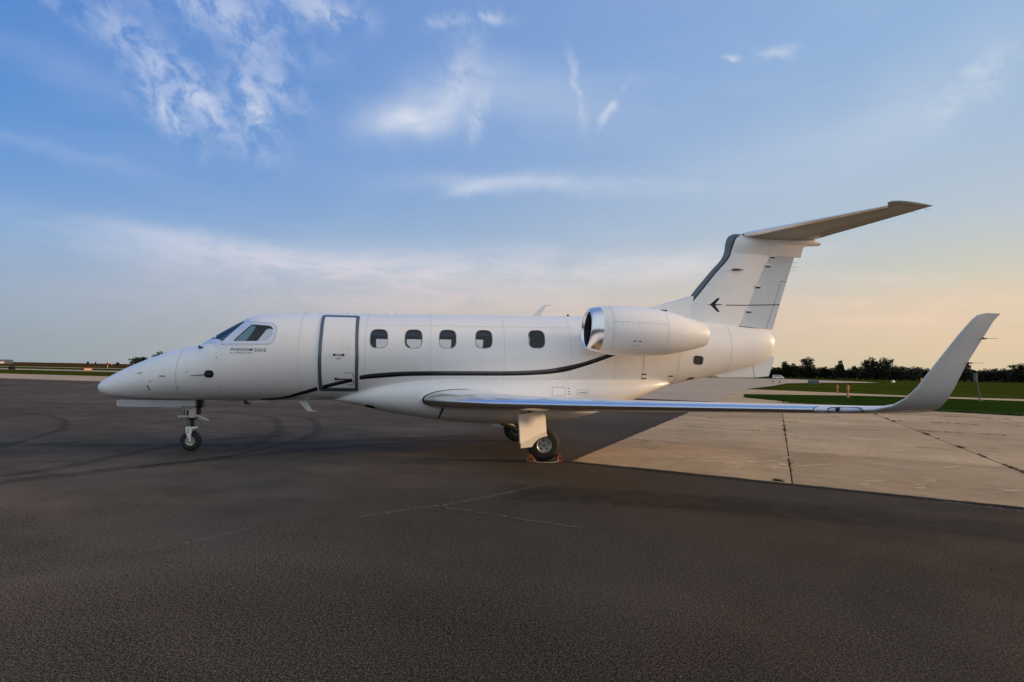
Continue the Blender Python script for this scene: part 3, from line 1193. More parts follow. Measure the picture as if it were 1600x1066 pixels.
for sgn in (-1, 1):
    prof = [(sgn * .26, 1.40), (sgn * .62, 1.40), (sgn * .76, 1.70), (sgn * .78, 1.95), (sgn * .72, 2.25), (sgn * .55, 2.46), (sgn * .26, 2.58)]
    va = [bm.verts.new((3.62, a, b)) for a, b in prof]
    vb = [bm.verts.new((3.66, a, b)) for a, b in prof]
    bm.faces.new(va)
    bm.faces.new(vb[::-1])
    for i in range(7):
        bm.faces.new((va[i], vb[i], vb[(i + 1) % 7], va[(i + 1) % 7]))
J('cabin_bulkhead', from_bm('cabin_bulkhead', bm), MAT['lining'])

# --- entrance door
dout = roundpoly([(4.165, 1.215), (4.895, 1.215), (4.905, 1.85), (4.885, 2.30), (4.868, 2.690), (4.152, 2.690), (4.166, 2.30), (4.162, 1.85)], .05)
din = roundpoly([(4.228, 1.272), (4.838, 1.272), (4.848, 1.85), (4.828, 2.30), (4.808, 2.655), (4.208, 2.655), (4.225, 2.30), (4.222, 1.85)], .03)
din2 = roundpoly([(4.236, 1.284), (4.830, 1.284), (4.839, 1.85), (4.820, 2.30), (4.80, 2.645), (4.217, 2.645), (4.234, 2.30), (4.230, 1.85)], .03)
door = fpatch('entrance_door', din2, MAT['white'], 0.009, -1, step=.05, skirt=.012)
fpatch('door_frame', dout, MAT['slate'], 0.010, -1, [din], .05, .014, parent=door)
outl = roundpoly([(4.150, 1.200), (4.910, 1.200), (4.920, 1.85), (4.900, 2.30), (4.882, 2.703), (4.138, 2.703), (4.151, 2.30), (4.147, 1.85)], .055)
fpatch('door_seal', outl, MAT['signwhite'], 0.003, -1, [dout], .05, parent=door)
bm = bmesh.new()
for hx in (4.46, 4.622):
    p = onf(hx, 1.906, .009)
    add_tube(bm, p, p + Vector((0, -.02, 0)), .024, .020, 14)
p, q = onf(4.46, 1.906, .02), onf(4.622, 1.906, .02)
add_tube(bm, p, q, .007, .007, 8)
J('grab_handle', from_bm('grab_handle', bm, True, 40), MAT['seal'], door)
bm = bmesh.new()
p = onf(4.49, 1.458, .010)
add_tube(bm, p, p + Vector((0, -.03, 0)), .028, .024, 16)
add_tube(bm, onf(4.49, 1.458, .028), onf(4.79, 1.456, .024), .014, .011, 10)
J('latch_lever', from_bm('latch_lever', bm, True, 40), MAT['seal'], door)
fpatch('lever_mark', [(4.722 + .07, 1.575), (4.735 + .07, 1.575), (4.832, 1.485), (4.819, 1.48)], MAT['red'], .0115, parent=door)
fpatch('lever_mark', [(4.796, 1.352), (4.81, 1.35), (4.834, 1.44), (4.82, 1.445)], MAT['red'], .0115, parent=door)
fpatch('peephole_cover', rrect(4.58, 2.02, 4.735, 2.145, .03), MAT['line'], .0105, -1, [rrect(4.583, 2.023, 4.732, 2.142, .028)], .2, parent=door)

# --- stripe along the side
sx = [2.95, 3.06, 3.44, 3.82, 4.16, 4.43, 4.80, 4.93, 5.38, 5.87, 6.6, 7.87, 8.51, 8.9, 9.29, 9.56, 9.83, 9.95, 10.25]
st = [1.02, 1.038, 1.083, 1.193, 1.301, 1.383, 1.470, 1.520, 1.583, 1.616, 1.635, 1.658, 1.701, 1.766, 1.857, 1.946, 2.045, 2.085, 2.19]
sb = [1.00, 1.005, 1.035, 1.130, 1.229, 1.314, 1.405, 1.44, 1.49, 1.529, 1.548, 1.569, 1.605, 1.657, 1.767, 1.856, 1.955, 2.00, 2.115]
fst, fsb = pch(list(zip(sx, st))), pch(list(zip(sx, sb)))


def stripe(x0, x1, lo, hi, name, m, off, side=-1, parent=None):
    n = max(3, int((x1 - x0) / .08))
    X = [x0 + (x1 - x0) * i / n for i in range(n + 1)]
    a = [(x, fsb(x) + (fst(x) - fsb(x)) * hi) for x in X]
    b = [(x, fsb(x) + (fst(x) - fsb(x)) * lo) for x in X]
    verts, faces = [], []
    for i in range(n + 1):
        for k in range(3):
            t = k / 2
            z = b[i][1] + (a[i][1] - b[i][1]) * t
            verts.append(onf(a[i][0], max(z, fB(a[i][0]) + .004), off, side))
    for i in range(n):
        for k in range(2):
            f = (i * 3 + k, (i + 1) * 3 + k, (i + 1) * 3 + k + 1, i * 3 + k + 1)
            faces.append(f if side < 0 else f[::-1])
    return J(name, mesh(name, verts, faces, True), m, parent)


for side in (-1, 1):
    stripe(3.02, 4.135 if side < 0 else 4.9, 0, .55, 'side_stripe', MAT['black'], .003, side)
    stripe(3.02, 4.135 if side < 0 else 4.9, .55, 1, 'side_stripe', MAT['charcoal'], .003, side)
    stripe(4.925 if side < 0 else 4.9, 10.2, 0, .5, 'side_stripe', MAT['black'], .003, side)
    stripe(4.925 if side < 0 else 4.9, 10.2, .5, 1, 'side_stripe', MAT['charcoal'], .003, side)
stripe(4.24, 4.795, 0, .55, 'side_stripe', MAT['black'], .0112, -1, door)
stripe(4.24, 4.795, .55, 1, 'side_stripe', MAT['charcoal'], .0112, -1, door)


# --- lettering
def text_patch(name, body, x, z, h, fn, m, bold=0.0, shear=0.0, spacing=1.0, width=None, slope=0.0, parent=None):
    cu = bpy.data.curves.new(name, 'FONT')
    cu.body = body
    cu.size = 1.0
    cu.shear = shear
    cu.space_character = spacing
    cu.offset = bold
    cu.resolution_u = 3
    to = bpy.data.objects.new(name, cu)
    col.objects.link(to)
    bpy.context.view_layer.update()
    dg = bpy.context.evaluated_depsgraph_get()
    me = bpy.data.meshes.new_from_object(to.evaluated_get(dg))
    bpy.data.objects.remove(to)
    bpy.data.curves.remove(cu)
    xs = [v.co.x for v in me.vertices]
    ys = [v.co.y for v in me.vertices]
    x0, w = min(xs), max(xs) - min(xs)
    y0, hh = min(ys), max(ys) - min(ys)
    ky = h / hh
    kx = (width / w) if width else ky
    for v in me.vertices:
        a = (v.co.x - x0) * kx
        v.co = fn(x + a, z + (v.co.y - y0) * ky + slope * a)
    me.materials.clear()
    me.name = name
    me.update()
    return J(name, me, m, parent)


side_fn = lambda a, b: onf(a, b, .003)
door_fn = lambda a, b: onf(a, b, .0115)
text_patch('type_lettering', 'PHENOM', 2.583, 1.936, .056, side_fn, MAT['black'], .004, .2, 1.12, .405, .012)
text_patch('type_lettering', '300E', 3.012, 1.930, .062, side_fn, MAT['charcoal'], 0.0, 0, 1.0, .222, .012)
text_patch('maker_lettering', 'BY', 2.590, 1.892, .020, side_fn, MAT['black'], .008, 0, 1.5, .06, .012)
text_patch('maker_lettering', 'EMBRAER', 2.685, 1.893, .020, side_fn, MAT['black'], .008, 0, 1.5, .29, .012)
text_patch('door_lettering', 'EXIT', 4.505, 1.822, .024, door_fn, MAT['seal'], .01, 0, 1.0, .085, parent=door)
text_patch('door_lettering', 'CLOSE', 4.655, 1.562, .022, door_fn, MAT['seal'], .01, 0, 1.0, .12, parent=door)
text_patch('door_lettering', 'OPEN', 4.695, 1.330, .022, door_fn, MAT['seal'], .01, 0, 1.0, .10, parent=door)


# --- small fittings on the nose
def blob_cyl(name, x, z, r, l, m, off=0.0, n=14, parent=None):
    bm = bmesh.new()
    p = onf(x, z, off - .004)
    nn = fnormal(p)
    add_tube(bm, p, p + nn * (l + .004), r, r * .85, n)
    return J(name, from_bm(name, bm, True, 40), m, parent)


pit = fpatch('pitot_recess', superr(2.222, 1.505, .165, .135, 2.6, 24), MAT['dark_metal'], .004, -1, step=.05, skirt=.006)
bm = bmesh.new()
p = onf(2.24, 1.50, .0)
add_tube(bm, p, p + Vector((-.02, -.07, -.005)), .022, .014, 10)
add_tube(bm, p + Vector((-.02, -.07, -.005)), onf(1.93, 1.475, .085), .011, .006, 8)
J('pitot_tube', from_bm('pitot_tube', bm, True, 40), MAT['dark_metal'], pit)
fpatch('nose_slot', [(.875, 1.478), (.878, 1.492), (.975, 1.515), (.972, 1.50)], MAT['seal'], .002)
fpatch('nose_slot', [(1.315, 1.44), (1.315, 1.458), (1.425, 1.458), (1.425, 1.44)], MAT['seal'], .002)
fpatch('nose_slot', [(1.08, 1.275), (1.10, 1.275), (1.125, 1.185), (1.105, 1.18)], MAT['seal'], .002)
for x, z in ((1.138, 1.345), (1.815, 1.537), (2.392, 1.262), (1.645, 1.245), (2.34, 1.813)):
    blob_cyl('static_port', x, z, .013, .002, MAT['line_dark'])
bm = bmesh.new()
p = onf(1.985, 1.985, 0)
add_tube(bm, p, p + Vector((-.02, -.03, .03)), .03, .022, 10)
add_tube(bm, p + Vector((-.02, -.03, .03)), p + Vector((.07, -.04, .0)), .022, .012, 10)
J('air_data_probe', from_bm('air_data_probe', bm, True, 40), MAT['slate'])


def hoop(name, x, m, w=.006, t0=-80, t1=95, off=.0015):
    verts, faces = [], []
    n = 40
    for i in range(n + 1):
        t = R(t0 + (t1 - t0) * i / n)
        for dx in (0, w):
            p = sec(x + dx, t)
            verts.append(p + fnormal(p) * off)
    for i in range(n):
        faces.append((i * 2, i * 2 + 1, i * 2 + 3, i * 2 + 2))
    return J(name, mesh(name, verts, faces, True), m)


hoop('radome_seam', 1.62, MAT['line'], .006, -70, 85)
hoop('panel_seam', 10.62, MAT['line_dark'], .007, -60, 5)
hoop('panel_seam', 11.45, MAT['line'], .006, -70, 10)
hoop('panel_seam', 12.72, MAT['line'], .006, -70, 60)
for x in (3.80, 5.02, 6.25, 7.70, 9.05, 10.0):
    hoop('skin_joint', x, MAT['seam'], .007, -62, 95)
for z0, z1 in ((2.50, 2.56), (2.02, 2.06)):
    vs, fs = [], []
    for k in range(61):
        x = 4.95 + 4.2 * k / 60
        z = z0 + (z1 - z0) * k / 60
        vs += [onf(x, z, .0015), onf(x, z + .006, .0015)]
    for k in range(60):
        fs.append((k * 2, k * 2 + 2, k * 2 + 3, k * 2 + 1))
    if z0 > 2.3:
        J('skin_joint', mesh('skin_joint', vs, fs, True), MAT['seam'])
for x, z in ((10.67, 1.642), (10.69, 1.553), (11.32, 1.611)):
    fpatch('vent_slot', rrect(x - .055, z - .012, x + .055, z + .012, .01), MAT['seal'], .003, -1, step=.05)
fpatch('tail_scoop', roundpoly([(11.78, 1.545), (11.80, 1.58), (11.93, 1.60), (11.95, 1.57)], .012), MAT['seal'], .012, -1, step=.05, skirt=.014)
aw = fpatch('aft_vent_grille', superr(11.91, 1.962, .215, .165, 4, 28, -.08), MAT['charcoal'], .003, -1, step=.05)
fpatch('grille_frame', superr(11.91, 1.962, .235, .185, 4, 28, -.08), MAT['seal'], .005, -1, [superr(11.91, 1.962, .195, .145, 4, 28, -.08)], .08, parent=aw)

# --- antennas
bm = bmesh.new()


def fin_plate(bm, pts, th, axis_y=0.0, lean=0.0):
    """pts: outline (x, z); thin tapered plate"""
    cx = sum(p[0] for p in pts) / len(pts)
    z0 = min(p[1] for p in pts)
    A = [bm.verts.new((x, axis_y - th / 2 + lean * (z - z0), z)) for x, z in pts]
    B = [bm.verts.new((x, axis_y + th / 2 + lean * (z - z0), z)) for x, z in pts]
    n = len(pts)
    bm.faces.new(A)
    bm.faces.new(B[::-1])
    for i in range(n):
        j = (i + 1) % n
        bm.faces.new((A[i], B[i], B[j], A[j]))


fin_plate(bm, [(8.40, 2.82), (8.58, 2.82), (8.71, 3.07), (8.85, 3.08), (8.85, 3.092), (8.66, 3.09)], .014)
J('blade_antenna', from_bm('blade_antenna', bm), MAT['white2'])
bm = bmesh.new()
fin_plate(bm, [(3.63, 1.03), (3.80, 1.03), (3.955, .792), (4.04, .79), (4.04, .778), (3.86, .778)], .016)
J('blade_antenna', from_bm('blade_antenna', bm), MAT['white'])
for x, l in ((3.86, .30), (4.62, .10), (5.40, .10), (5.58, .10), (7.2, .06)):
    bm = bmesh.new()
    zt = fT(x)
    add_lathe(bm, [(0.0, .085 * l / .3 + .02), (.014, .075 * l / .3 + .018), (.024, .05 * l / .3 + .012), (.028, .002)], (x, 0, zt - .004), 'Z', 16)
    for v in bm.verts:
        v.co.x = x + (v.co.x - x) * 1.5
    J('dome_antenna', from_bm('dome_antenna', bm, True, 50), MAT['signwhite'])
bm = bmesh.new()
add_tube(bm, (9.2, 0, 2.84), (9.2, 0, 2.90), .035, .02, 10)
J('beacon_light', from_bm('beacon_light', bm, True, 40), MAT['dark_metal'])
bm = bmesh.new()
fin_plate(bm, [(2.62, 1.0), (2.68, 1.0), (2.72, .935), (2.77, .93), (2.77, .905), (2.665, .905)], .03)
J('drain_mast', from_bm('drain_mast', bm), MAT['dark_metal'])
bm = bmesh.new()
add_box(bm, 2.80, 3.12, -.05, .05, .955, 1.0)
bmesh.ops.bevel(bm, geom=bm.edges[:], offset=.012, segments=2, affect='EDGES')
J('belly_antenna', from_bm('belly_antenna', bm, True, 40), MAT['white'])
bm = bmesh.new()
add_lathe(bm, [(-.20, .02), (-.15, .10), (0, .16), (.2, .17), (.32, .1), (.36, .02)], (2.38, 0, .995), 'X', 16)
for v in bm.verts:
    v.co.z = .995 + (v.co.z - .995) * .16
J('belly_fairing_pod', from_bm('belly_fairing_pod', bm, True, 50), MAT['white'])

# --- belly fairing
BB = pch([(4.34, 1.01), (4.85, .912), (5.36, .80), (5.88, .711), (6.67, .611), (7.475, .561), (8.0, .560), (8.7, .60), (9.6, .76), (10.4, 1.02), (11.1, 1.31), (11.50, 1.46)])
BT = pch([(4.34, 1.03), (4.85, 1.27), (5.36, 1.44), (5.88, 1.55), (6.67, 1.63), (7.5, 1.64), (8.7, 1.64), (9.6, 1.63), (10.4, 1.60), (11.1, 1.54), (11.50, 1.475)])
BW = pch([(4.34, .12), (4.6, .40), (4.85, .58), (5.36, .80), (5.88, .91), (6.67, .965), (8.5, .97), (9.6, .94), (10.4, .82), (11.1, .56), (11.40, .30), (11.50, .06)])
secs = []
for i in range(64):
    x = 4.34 + 7.16 * (i / 63)
    b, t, w = BB(x), BT(x), BW(x)
    zc_ = b + (t - b) * .52
    ring = []
    for k in range(48):
        a = 2 * math.pi * k / 48
        c, s = math.cos(a), math.sin(a)
        ne = 2.5
        hh = (t - zc_) if s > 0 else (zc_ - b)
        ring.append((x, w * math.copysign(abs(c) ** (2 / ne), c), zc_ + hh * math.copysign(abs(s) ** (2 / ne), s)))
    secs.append(ring)
belly = J('belly_fairing', loft_mesh('belly_fairing', secs, True, 60), MAT['white'])


def yb(x, z):
    b, t, w = BB(x), BT(x), BW(x)
    zc_ = b + (t - b) * .52
    hh = (t - zc_) if z > zc_ else (zc_ - b)
    return w * max(0, 1 - min(1, abs(z - zc_) / hh) ** 2.5) ** .4


def bpatch(name, out, m, off, holes=(), step=.06):
    me = poly_patch(name, out, lambda a, b, e: Vector((a, -yb(a, b) - off - e, b)), holes, step)
    return J(name, me, m, belly)


def thin(x0, z0, x1, z1, r, w):
    return rrect(x0, z0, x1, z1, r), [rrect(x0 + w, z0 + w, x1 - w, z1 - w, max(r - w, .002))]


o1, h1 = thin(8.66, 1.18, 8.93, 1.36, .02, .006)
bpatch('access_panel', o1, MAT['line'], .003, h1)
for z in (1.215, 1.265, 1.325):
    bpatch('panel_latch', [(8.985, z), (9.01, z), (9.02, z + .018), (8.995, z + .018)], MAT['line_dark'], .003)
o1, h1 = thin(9.16, 1.21, 9.40, 1.31, .03, .005)
bpatch('access_panel', o1, MAT['line'], .003, h1)
for k in range(4):
    bpatch('panel_marking', rrect(9.22 + .04 * k, 1.25, 9.245 + .04 * k, 1.265, .003), MAT['line_dark'], .003)
lp = bpatch('taxi_light', superr(5.12, .915, .20, .06, 3, 20, -.2), MAT['dark_metal'], .008)

# --- wings


def foil(n=22):
    pts = []
    for i in range(n + 1):
        b = math.pi * i / n
        pts.append((.5 * (1 + math.cos(b)), 1))
    for i in range(1, n):
        b = math.pi * i / n
        pts.append((.5 * (1 - math.cos(b)), -1))
    return pts


def nth(xc):
    return 5 * (.2969 * math.sqrt(max(xc, 0)) - .126 * xc - .3516 * xc ** 2 + .2843 * xc ** 3 - .1036 * xc ** 4)


FO = foil()
# span stations: LE x, y, z ; TE x ; thickness ratio ; cant (deg) ; nose-down droop of the TE
WST = [(5.95, -.60, 1.10, 9.10, .150, 0), (6.10, -1.02, 1.085, 9.02, .135, 3), (6.55, -1.65, 1.085, 9.08, .13, 3), (7.27, -2.70, 1.115, 9.25, .125, 3),
       (8.65, -4.70, 1.205, 9.98, .118, 3), (9.75, -6.30, 1.285, 10.68, .112, 3), (10.10, -6.85, 1.312, 10.93, .11, 4), (10.32, -7.17, 1.330, 11.05, .108, 8),
       (10.44, -7.36, 1.352, 11.07, .105, 22), (10.505, -7.51, 1.395, 11.03, .10, 40), (10.540, -7.63, 1.470, 10.99, .095, 57), (10.575, -7.73, 1.580, 10.97, .09, 68),
       (10.665, -7.84, 1.80, 10.99, .085, 74), (10.79, -7.96, 2.06, 11.06, .08, 76), (10.858, -8.02, 2.185, 11.09, .075, 76), (10.905, -8.035, 2.232, 11.125, .06, 76),
       (10.99, -8.045, 2.252, 11.14, .04, 76)]


def wing_pt(st, xc, sg, grow=0.0):
    x0, y, z, x1, tc, cant = st
    ch = x1 - x0
    nv = Vector((0, math.sin(R(cant)), math.cos(R(cant))))
    camber = .018 * ch * (1 - (2 * xc - 1) ** 2)
    th = tc * ch * nth(xc) * sg
    p = Vector((x0 + ch * xc, y, z)) + nv * (th + camber) - Vector((0, 0, .035 * ch * xc)) * math.cos(R(cant))
    if grow:
        d = Vector((-.6 if xc < .02 else -.15, 0, 0)) + nv * sg * (0.2 if xc < .004 else .8)
        p += d.normalized() * grow
    return p


def wlerp(y):
    for a, b in zip(WST, WST[1:]):
        if b[1] <= y <= a[1]:
            t = (y - a[1]) / (b[1] - a[1])
            return tuple(p + (q - p) * t for p, q in zip(a, b))
    return WST[-1]


def mirrored(me):
    for v in me.vertices:
        v.co.y = -v.co.y
    me.flip_normals()
    me.update()
    return me


def le_strip(name, y0, y1, xcm, grow, n, m, parent, sgn):
    secs_ = []
    xs_ = [xcm * (k / 9) ** 1.8 for k in range(9, -1, -1)]
    prof = [(x, 1) for x in xs_] + [(x, -1) for x in xs_[-2::-1]]
    vs, fs = [], []
    for i in range(n + 1):
        st = wlerp(y0 + (y1 - y0) * i / n)
        for xc, sg in prof:
            vs.append(wing_pt(st, xc, sg, grow))
    kk = len(prof)
    for i in range(n):
        for k in range(kk - 1):
            fs.append((i * kk + k, i * kk + k + 1, (i + 1) * kk + k + 1, (i + 1) * kk + k))
    me = mesh(name, vs, fs, True)
    if sgn > 0:
        mirrored(me)
    return J(name, me, m, parent)


for sgn in (-1, 1):
    secs = [[wing_pt(st, xc, sg) for xc, sg in FO] for st in WST]
    me = loft_mesh('wing', secs, True, 50)
    if sgn > 0:
        mirrored(me)
    wing = J('wing', me, MAT['white'])
    le_strip('leading_edge', -1.10, -6.88, .070, .004, 40, MAT['chrome'], wing, sgn)
    le_strip('edge_seal', -1.045, -1.10, .30, .006, 2, MAT['seal'], wing, sgn)
    le_strip('edge_seal', -6.88, -6.89, .075, .005, 1, MAT['line'], wing, sgn)
    le_strip('landing_light', -7.00, -7.265, .034, .003, 8, MAT['lens'], wing, sgn)
    path = [(-7.0, -.03), (-7.0, -.012), (-7.0, -.002), (-7.0, .004), (-7.012, .014), (-7.035, .026), (-7.075, .038), (-7.12, .043), (-7.165, .040), (-7.205, .031), (-7.24, .018), (-7.26, .007),
            (-7.266, -.002), (-7.267, -.012), (-7.267, -.03)]
    vs, fs = [], []
    for i, (yy, xc) in enumerate(path):
        a_, b_ = path[max(i - 1, 0)], path[min(i + 1, len(path) - 1)]
        d_ = Vector((b_[0] - a_[0], (b_[1] - a_[1]) * .75)).normalized()
        for w_ in (-.006, .006):
            y2, x2 = yy - d_.y * w_, xc + d_.x * w_ / .75
            vs.append(wing_pt(wlerp(y2), abs(x2), 1 if x2 >= 0 else -1, .006))
    for i in range(len(path) - 1):
        fs.append((i * 2, i * 2 + 1, i * 2 + 3, i * 2 + 2))
    me = mesh('light_frame', vs, fs, True)
    if sgn > 0:
        mirrored(me)
    J('light_frame', me, MAT['seal'], wing)
    bm = bmesh.new()
    st = wlerp(-7.075)
    p = wing_pt(st, 0.0, 1, .004) + Vector((.004, 0, .004))
    add_lathe(bm, [(-.016, .002), (-.013, .014), (-.004, .022), (.03, .022)], p, 'X', 14)
    me = from_bm('lamp', bm, True, 50)
    if sgn > 0:
        mirrored(me)
    J('lamp', me, MAT['dark_metal'], wing)
    # dark pressure taps and de-ice vents on the upper leading edge
    for yy in (-2.0, -2.9, -3.45, -4.4, -5.0):
        vs = []
        for xc in (.072, .082):
            for dy in (-.10, .10):
                vs.append(wing_pt(wlerp(yy + dy), xc, 1, .004))
        me = mesh('vortex_strip', vs, [(0, 1, 3, 2)])
        if sgn > 0:
            mirrored(me)
        J('vortex_strip', me, MAT['charcoal'], wing)
    # flap-track pods
    for yy, x0, x1 in ((-2.05, 8.15, 9.25),):
        bm = bmesh.new()
        st = wlerp(yy)
        zz_ = wing_pt(st, .8, -1).z
        prof = [(0, .004), (.08, .025), (.3, .05), (.6, .058), (.85, .04), (1, .006)]
        add_lathe(bm, [(a * (x1 - x0), r) for a, r in prof], (x0, yy, zz_), 'X', 14)
        for v in bm.verts:
            v.co.z = zz_ - .01 + (v.co.z - zz_) * 1.35 - .03
        me = from_bm('flap_track_fairing', bm, True, 50)
        if sgn > 0:
            mirrored(me)
        J('flap_track_fairing', me, MAT['white'], wing)
    # static wicks
    for (x, y, z) in ((11.045, -7.975, 2.03), (11.0, -7.87, 1.81)):
        bm = bmesh.new()
        add_tube(bm, (x - .02, y, z), (x + .02, y, z), .010, .006, 8)
        add_tube(bm, (x, y, z), (x + .14, y, z + .003), .002, .0015, 6)
        me = from_bm('static_wick', bm)
        if sgn > 0:
            mirrored(me)
        J('static_wick', me, MAT['charcoal'], wing)
    if True:
        # fuel vent strake under the root
        bm = bmesh.new()
        add_tube(bm, (6.52, -.99, .93), (6.44, -.93, .73), .022, .018, 8)
        me = from_bm('drain_tube', bm, True, 40)
        if sgn > 0:
            mirrored(me)
        J('drain_tube', me, MAT['seal'], wing)

# --- engines
nac_prof = [(.44, .444), (.52, .455), (.66, .472), (.85, .486), (1.05, .488), (1.3, .482), (1.6, .46), (1.9, .418), (2.2, .352), (2.45, .285), (2.62, .232), (2.66, .215),
            (2.655, .200), (2.4, .19), (2.38, .02)]
lip_prof = [(.445, .4452), (.36, .432), (.29, .416), (.245, .398), (.222, .380), (.215, .366), (.222, .352), (.24, .342), (.265, .334)]
duct_prof = [(.265, .334), (.32, .322), (.42, .312), (.60, .302), (.95, .30)]
NX = 9.0


def nac_shift(bm, sgn):
    for v in bm.verts:
        a = v.co.x - NX
        v.co.z += .05 - .035 * a / 1.0 if False else (.03 - .022 * a)
        # raked intake: the upper lip stands further aft than the lower
        if a < .6:
            v.co.x += (v.co.z - 2.47) * .10 * (1 - max(a, 0) / .6)
        v.co.y += 0


for sgn in (-1, 1):
    cy = sgn * 1.38
    bm = bmesh.new()
    add_lathe(bm, nac_prof, (NX, cy, 2.47), 'X', 64)
    nac_shift(bm, sgn)
    eng = J('engine_nacelle', from_bm('engine_nacelle', bm, True, 50), MAT['white'])
    bm = bmesh.new()
    add_lathe(bm, lip_prof, (NX, cy, 2.47), 'X', 72)
    nac_shift(bm, sgn)
    J('intake_lip', from_bm('intake_lip', bm, True, 60), MAT['chrome'], eng)
    bm = bmesh.new()
    add_lathe(bm, duct_prof, (NX, cy, 2.47), 'X', 48)
    nac_shift(bm, sgn)
    me = from_bm('intake_duct', bm, True, 60)
    J('intake_duct', me, MAT['duct'], eng)
    bm = bmesh.new()
    add_lathe(bm, [(.62, .004), (.66, .04), (.74, .085), (.84, .105), (.9, .105)], (NX, cy, 2.47), 'X', 24)
    J('spinner', from_bm('spinner', bm, True, 60), MAT['dark_metal'], eng)
    bm = bmesh.new()
    for k in range(20):
        a = 2 * math.pi * k / 20
        a2 = a + .22
        p = [(NX + .80, cy + .10 * math.cos(a), 2.47 + .10 * math.sin(a)), (NX + .86, cy + .10 * math.cos(a2), 2.47 + .10 * math.sin(a2)),
             (NX + .88, cy + .292 * math.cos(a2 + .1), 2.47 + .292 * math.sin(a2 + .1)), (NX + .78, cy + .292 * math.cos(a), 2.47 + .292 * math.sin(a))]
        bm.faces.new([bm.verts.new(q) for q in p])
    J('fan_blades', from_bm('fan_blades', bm), MAT['dark_metal'], eng)
    bm = bmesh.new()
    add_lathe(bm, [(.95, .299), (.951, .02)], (NX, cy, 2.47), 'X', 32)
    J('fan_case', from_bm('fan_case', bm), MAT['duct'], eng)
    # fastener rows, seams and small vents on the outer cowl

    def cowl(a, ang, off=.002):
        t = bisect.bisect_right([q[0] for q in nac_prof[:12]], a) - 1
        t = max(0, min(t, 10))
        x0, r0 = nac_prof[t]
        x1, r1 = nac_prof[t + 1]
        r = r0 + (r1 - r0) * (a - x0) / (x1 - x0) + off
        an = R(ang)
        return Vector((NX + a, cy + sgn * r * math.cos(an), 2.47 + .03 - .022 * a + r * math.sin(an)))
    bm = bmesh.new()
    spots_ = [(.66, q) for q in range(-52, 75, 11)] + [(.78 + .055 * 2 * k, 12) for k in range(5)]
    for a, q in spots_:
        p = cowl(a, q, -.001)
        d = Vector((0, sgn * math.cos(R(q)), math.sin(R(q))))
        add_tube(bm, p, p + d * .003, .0075, .006, 6)
    o = J('cowl_fasteners', from_bm('cowl_fasteners', bm), MAT['line_dark'], eng)
    o['kind'] = 'stuff'

    def cowl_line(name, path, w, m):
        vs, fs = [], []
        for i, (a, q) in enumerate(path):
            a2, q2 = path[min(i + 1, len(path) - 1)] if i < len(path) - 1 else path[i]
            ap, qp = path[i - 1] if i else path[i]
            da, dq = a2 - ap, (q2 - qp) * .0079
            L = math.hypot(da, dq) or 1
            na, nq = -dq / L, da / L
            for s in (-.5, .5):
                vs.append(cowl(a + na * w * s, q + nq * w * s / .0079, .0018))
        for i in range(len(path) - 1):
            fs.append((i * 2, i * 2 + 1, i * 2 + 3, i * 2 + 2))
        J(name, mesh(name, vs, fs, True), m, eng)
    cowl_line('cowl_seam', [(.62, q) for q in range(-60, 86, 6)], .005, MAT['line'])
    cowl_line('cowl_seam', [(1.72, q) for q in range(-60, 86, 6)], .004, MAT['line'])
    cowl_line('cowl_seam', [(.62 + .05 * k, 17) for k in range(23)], .004, MAT['line'])
    for a in (1.02, 1.12):
        cowl_line('cowl_slot', [(a, -26), (a + .055, -26)], .016, MAT['seal'])
    cowl_line('cowl_slot', [(1.01, -38), (1.06, -38), (1.12, -38)], .005, MAT['line'])
    # pylon
    secs = []
    for yy in (.50, .70, .95, 1.15):
        x0, x1 = 9.75 - .05 * (1 - yy), 11.75
        secs.append([(x0 + (x1 - x0) * xc, sgn * yy, 2.50 + (x1 - x0) * .085 * nth(xc) * sg) for xc, sg in FO])
    me = loft_mesh('engine_pylon', secs, True, 50)
    J('engine_pylon', me, MAT['white'])

# --- vertical tail
FLE = pch([(2.60, 11.40), (2.975, 11.68), (3.52, 12.10), (3.97, 12.48), (4.35, 12.79), (4.50, 12.83), (4.645, 12.85), (4.795, 12.92), (4.858, 13.03), (4.885, 13.20)])
FTE = pch([(2.60, 13.90), (2.667, 13.92), (4.40, 14.50), (4.62, 14.58), (4.885, 14.67)])
FHG = pch([(2.60, 13.04), (2.78, 13.135), (3.10, 13.315), (3.92, 13.655), (4.25, 13.845), (4.43, 13.95)])


def yfin(x, z):
    a, b = FLE(z), FTE(z)
    xc = min(max((x - a) / (b - a), 0), 1)
    return .092 * (b - a) * nth(xc) * (1.0 if z < 4.3 else 1.0)


zs_ = [2.62, 2.85, 3.1, 3.4, 3.7, 4.0, 4.2, 4.3, 4.36, 4.40]
secs = []
for z in zs_:
    x0, x1, xt = FLE(z), FTE(z), FHG(z)
    ring = []
    n = 20
    for i in range(n + 1):
        xx = xt + (x0 - xt) * math.sin(math.pi / 2 * i / n)
        ring.append((xx, yfin(xx, z), z))
    for i in range(1, n + 1):
        xx = x0 + (xt - x0) * (1 - math.cos(math.pi / 2 * i / n))
        ring.append((xx, -yfin(xx, z), z))
    secs.append(ring)
fin = J('vertical_fin', loft_mesh('vertical_fin', secs, True, 50), MAT['white'])
